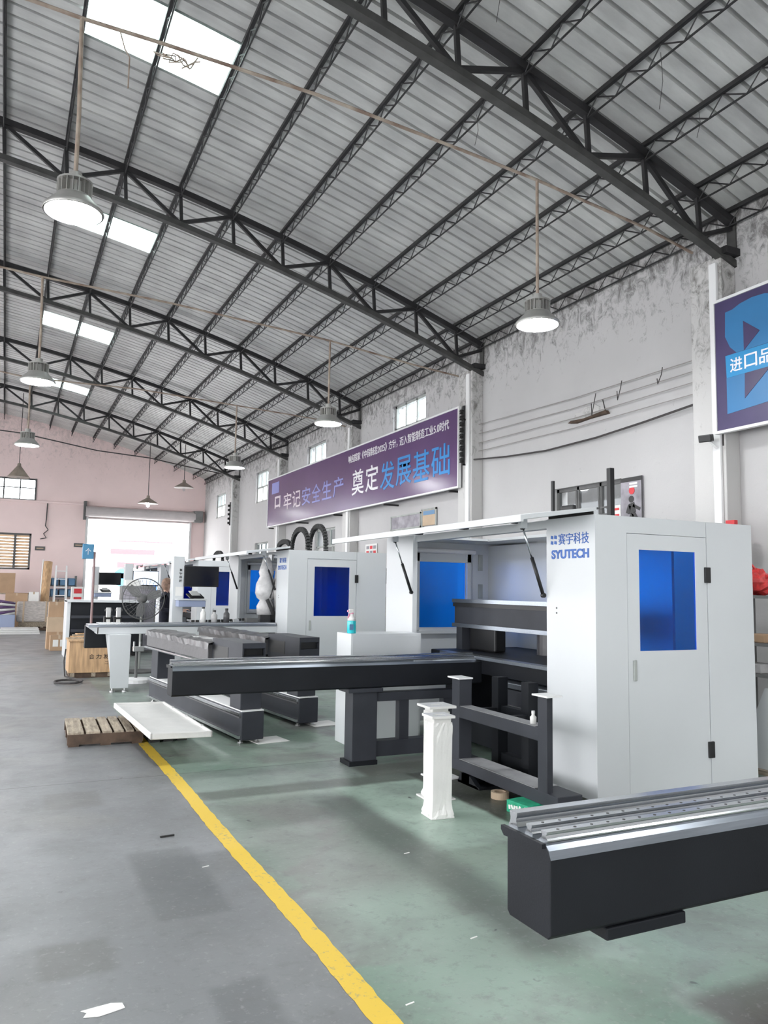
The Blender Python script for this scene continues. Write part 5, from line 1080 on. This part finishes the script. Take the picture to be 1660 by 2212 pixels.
for k in range(7): z = 0.3 + 0.29 * k; q = z / 2.25; MB().box(1.58 + 0.06 * q, 2.04 - 0.04 * q, 29.66 + 0.6 * q, 29.76 + 0.6 * q, z, z + 0.03).build('rung', 'whitetrim', t)
t = thing('storage_shelf', 'low shelf of blue bins against the far wall', 'shelf', (1.9, 31.2, 0))
for z in (0.75, 1.1, 1.5): MB().box(1.45, 2.4, 30.95, 31.5, z, z + 0.03).build('shelf_board', 'shelf', t)
for x in (1.45, 2.36):
    for y in (30.95, 31.46): MB().box(x, x + 0.04, y, y + 0.04, 0, 1.9).build('upright', 'shelf', t)
for i in range(3):
    for j, z in enumerate((1.13, 1.53)):
        x = 1.52 + 0.29 * i; tt = thing('storage_bin', 'blue bin on the %s board of the far shelf, %s' % (('lower', 'upper')[j], ('left', 'middle', 'right')[i]), 'bin', (x + 0.13, 31.15, z), group='blue bins on the far shelf')
        b = MB(); b.box(x, x + 0.26, 31.0, 31.02, z, z + 0.24); b.box(x, x + 0.26, 31.38, 31.4, z, z + 0.28); b.box(x, x + 0.02, 31.0, 31.4, z, z + 0.26); b.box(x + 0.24, x + 0.26, 31.0, 31.4, z, z + 0.26); b.box(x, x + 0.26, 31.0, 31.4, z, z + 0.02); b.build('bin', 'bluebin', tt)
for i in range(3): tt = carton(1.52 + 0.29 * i, 1.77 + 0.29 * i, 31.0, 31.4, 0.78, 1.02, 'carton on the lowest board of the far shelf, %s' % ('left', 'middle', 'right')[i], 'card2', 'cartons on the far shelf')
t = thing('red_box', 'red and white printed box beside the dark bed', 'box', (2.25, 28.9, 0)); MB().box(2.08, 2.45, 28.7, 29.1, 0.9, 1.5).build('box', 'paper', t)
for z in (1.28, 1.0): MB().box(2.15, 2.4, 28.69, 28.7, z, z + 0.16).build('print', 'redprint', t)
MB().box(2.0, 2.5, 28.6, 29.2, 0, 0.9).build('stand', 'whitetrim', t)

# ------------------------------------------------------------------ shelf at the right edge
t = thing('wall_shelf', 'grey wall shelf unit at the right edge behind the near machine', 'shelf', (6.75, 5.3, 0))
for z in (1.57, 1.12, 0.83): MB().box(6.45, 6.97, 4.2, 5.62, z, z + 0.03).build('shelf_board', 'shelf', t)
for y in (4.2, 5.58):
    for x in (6.45, 6.93): MB().box(x, x + 0.04, y, y + 0.04, 0, 1.62).build('upright', 'shelf', t)
rnd = random.Random(11); mb = MB(); n = 16
for i in range(11):
    a = -math.pi / 2 + math.pi * i / 10
    for k in range(n): b = 2 * math.pi * k / n; q = 1 + rnd.uniform(-0.16, 0.16); mb.v.append((6.68 + 0.15 * q * math.cos(a) * math.cos(b), 5.32 + 0.17 * q * math.cos(a) * math.sin(b), 1.60 + 0.125 + 0.125 * q * math.sin(a) if i else 1.602))
for i in range(10):
    for k in range(n): mb.f.append((i * n + k, i * n + (k + 1) % n, (i + 1) * n + (k + 1) % n, (i + 1) * n + k))
t = thing('plastic_bag', 'crumpled red plastic bag on the top of the wall shelf', 'bag', (6.68, 5.32, 1.6)); mb.build('bag', 'red', t); MB().tube([(6.68, 5.32, 1.84), (6.66, 5.36, 1.9), (6.64, 5.35, 1.88)], 0.012, 6).build('knot', 'red', t)
tag(MB().box(6.46, 6.6, 5.38, 5.52, 1.151, 1.2).build('small_carton', 'paper', loc=(6.5, 5.45, 1.15), bevel=0.004), 'small white carton on the middle board of the wall shelf', 'box')
for i, (y, z, mt, h) in enumerate(((5.2, 1.151, 'card', 0.08), (5.45, 0.861, 'paper', 0.05), (5.25, 0.861, 'bag', 0.09), (5.42, 0.912, 'card2', 0.04))): tag(MB().box(6.48, 6.68, y - 0.1, y + 0.1, z, z + h).build('packed_part', mt, loc=(6.5, y, z), bevel=0.01), 'packed part on the wall shelf, %s' % ['brown on the middle board', 'white on the lowest board', 'silver bag on the lowest board', 'thin tan packet lying on the white one'][i], 'package')
t = thing('leaning_panel', 'white panel leaning at the right edge behind the near machine', 'panel', (6.3, 4.7, 0))
MB().prism([(5.06, 0.04), (5.06, 0.5), (4.94, 0.76), (3.9, 0.85), (3.9, 0.04)], 6.26, 6.30, 'x').build('panel', 'white', t); MB().box(6.2, 6.36, 3.9, 5.06, 0, 0.04).build('foot', 'wood', t)
tag(MB().box(6.9, 6.95, 5.75, 5.86, 2.2, 2.39).build('red_notice', 'redprint', loc=(6.93, 5.8, 2.2)), 'small red notice on the pillar above the near machine', 'notice')

# ------------------------------------------------------------------ scraps on the floor
rnd = random.Random(21)
o = MB().bar((-0.045, 0, 0.006), (0.045, 0.01, 0.006), 0.012, 0.008).build('metal_strip', 'rubber', loc=(1.03, 5.23, 0), local=True); tag(o, 'short black strip lying on the grey aisle floor', 'scrap')
poly = [(-0.075, -0.03), (-0.02, -0.045), (0.04, -0.03), (0.075, -0.02), (0.07, 0.02), (0.03, 0.035), (-0.03, 0.028), (-0.08, 0.02), (-0.06, 0.0)]
o = MB().prism(poly, 0.001, 0.003, 'z').build('paper_scrap', 'paper', loc=(0.43, 3.25, 0), local=True); tag(o, 'torn white paper scrap at the bottom left of the floor', 'scrap')
for i, (x, y) in enumerate([(1.51, 2.81), (3.3, 2.6), (1.33 - 0.2, 4.6), (2.05, 3.2), (2.3, 4.35)]):
    o = MB().bar((-0.02, 0, 0.002), (0.02, 0.008, 0.002), 0.006, 0.003).build('paper_scrap', 'paper', loc=(x, y, 0), local=True); tag(o, 'thin white paper sliver on the floor, ' + ['right of the yellow line at the bottom edge', 'at the right edge before the foreground beam', 'left of the yellow line', 'right of the yellow line near the bottom', 'between the yellow line and the wrapped columns'][i], 'scrap')

rnd = random.Random(31)
for i, (x, y, ln, lab) in enumerate([(5.2, 5.0, 0.55, 'longest'), (5.9, 5.2, 0.3, 'short, nearer the wall'), (4.4, 6.9, 0.35, 'left of the right lamp'), (6.3, 4.6, 0.4, 'nearest the purple sign'), (3.6, 5.3, 0.5, 'near the top edge')]):
    z = ZR(x) + 0.12; tag(MB().tube([(x, y, z), (x + 0.02, y, z - ln * 0.5), (x - 0.01, y + 0.02, z - ln)], 0.0028, 5).build('hanging_wire', 'cable', loc=(x, y, z)), 'thin dark wire dangling from the roof, ' + lab, 'wire', 'dangling roof wires')
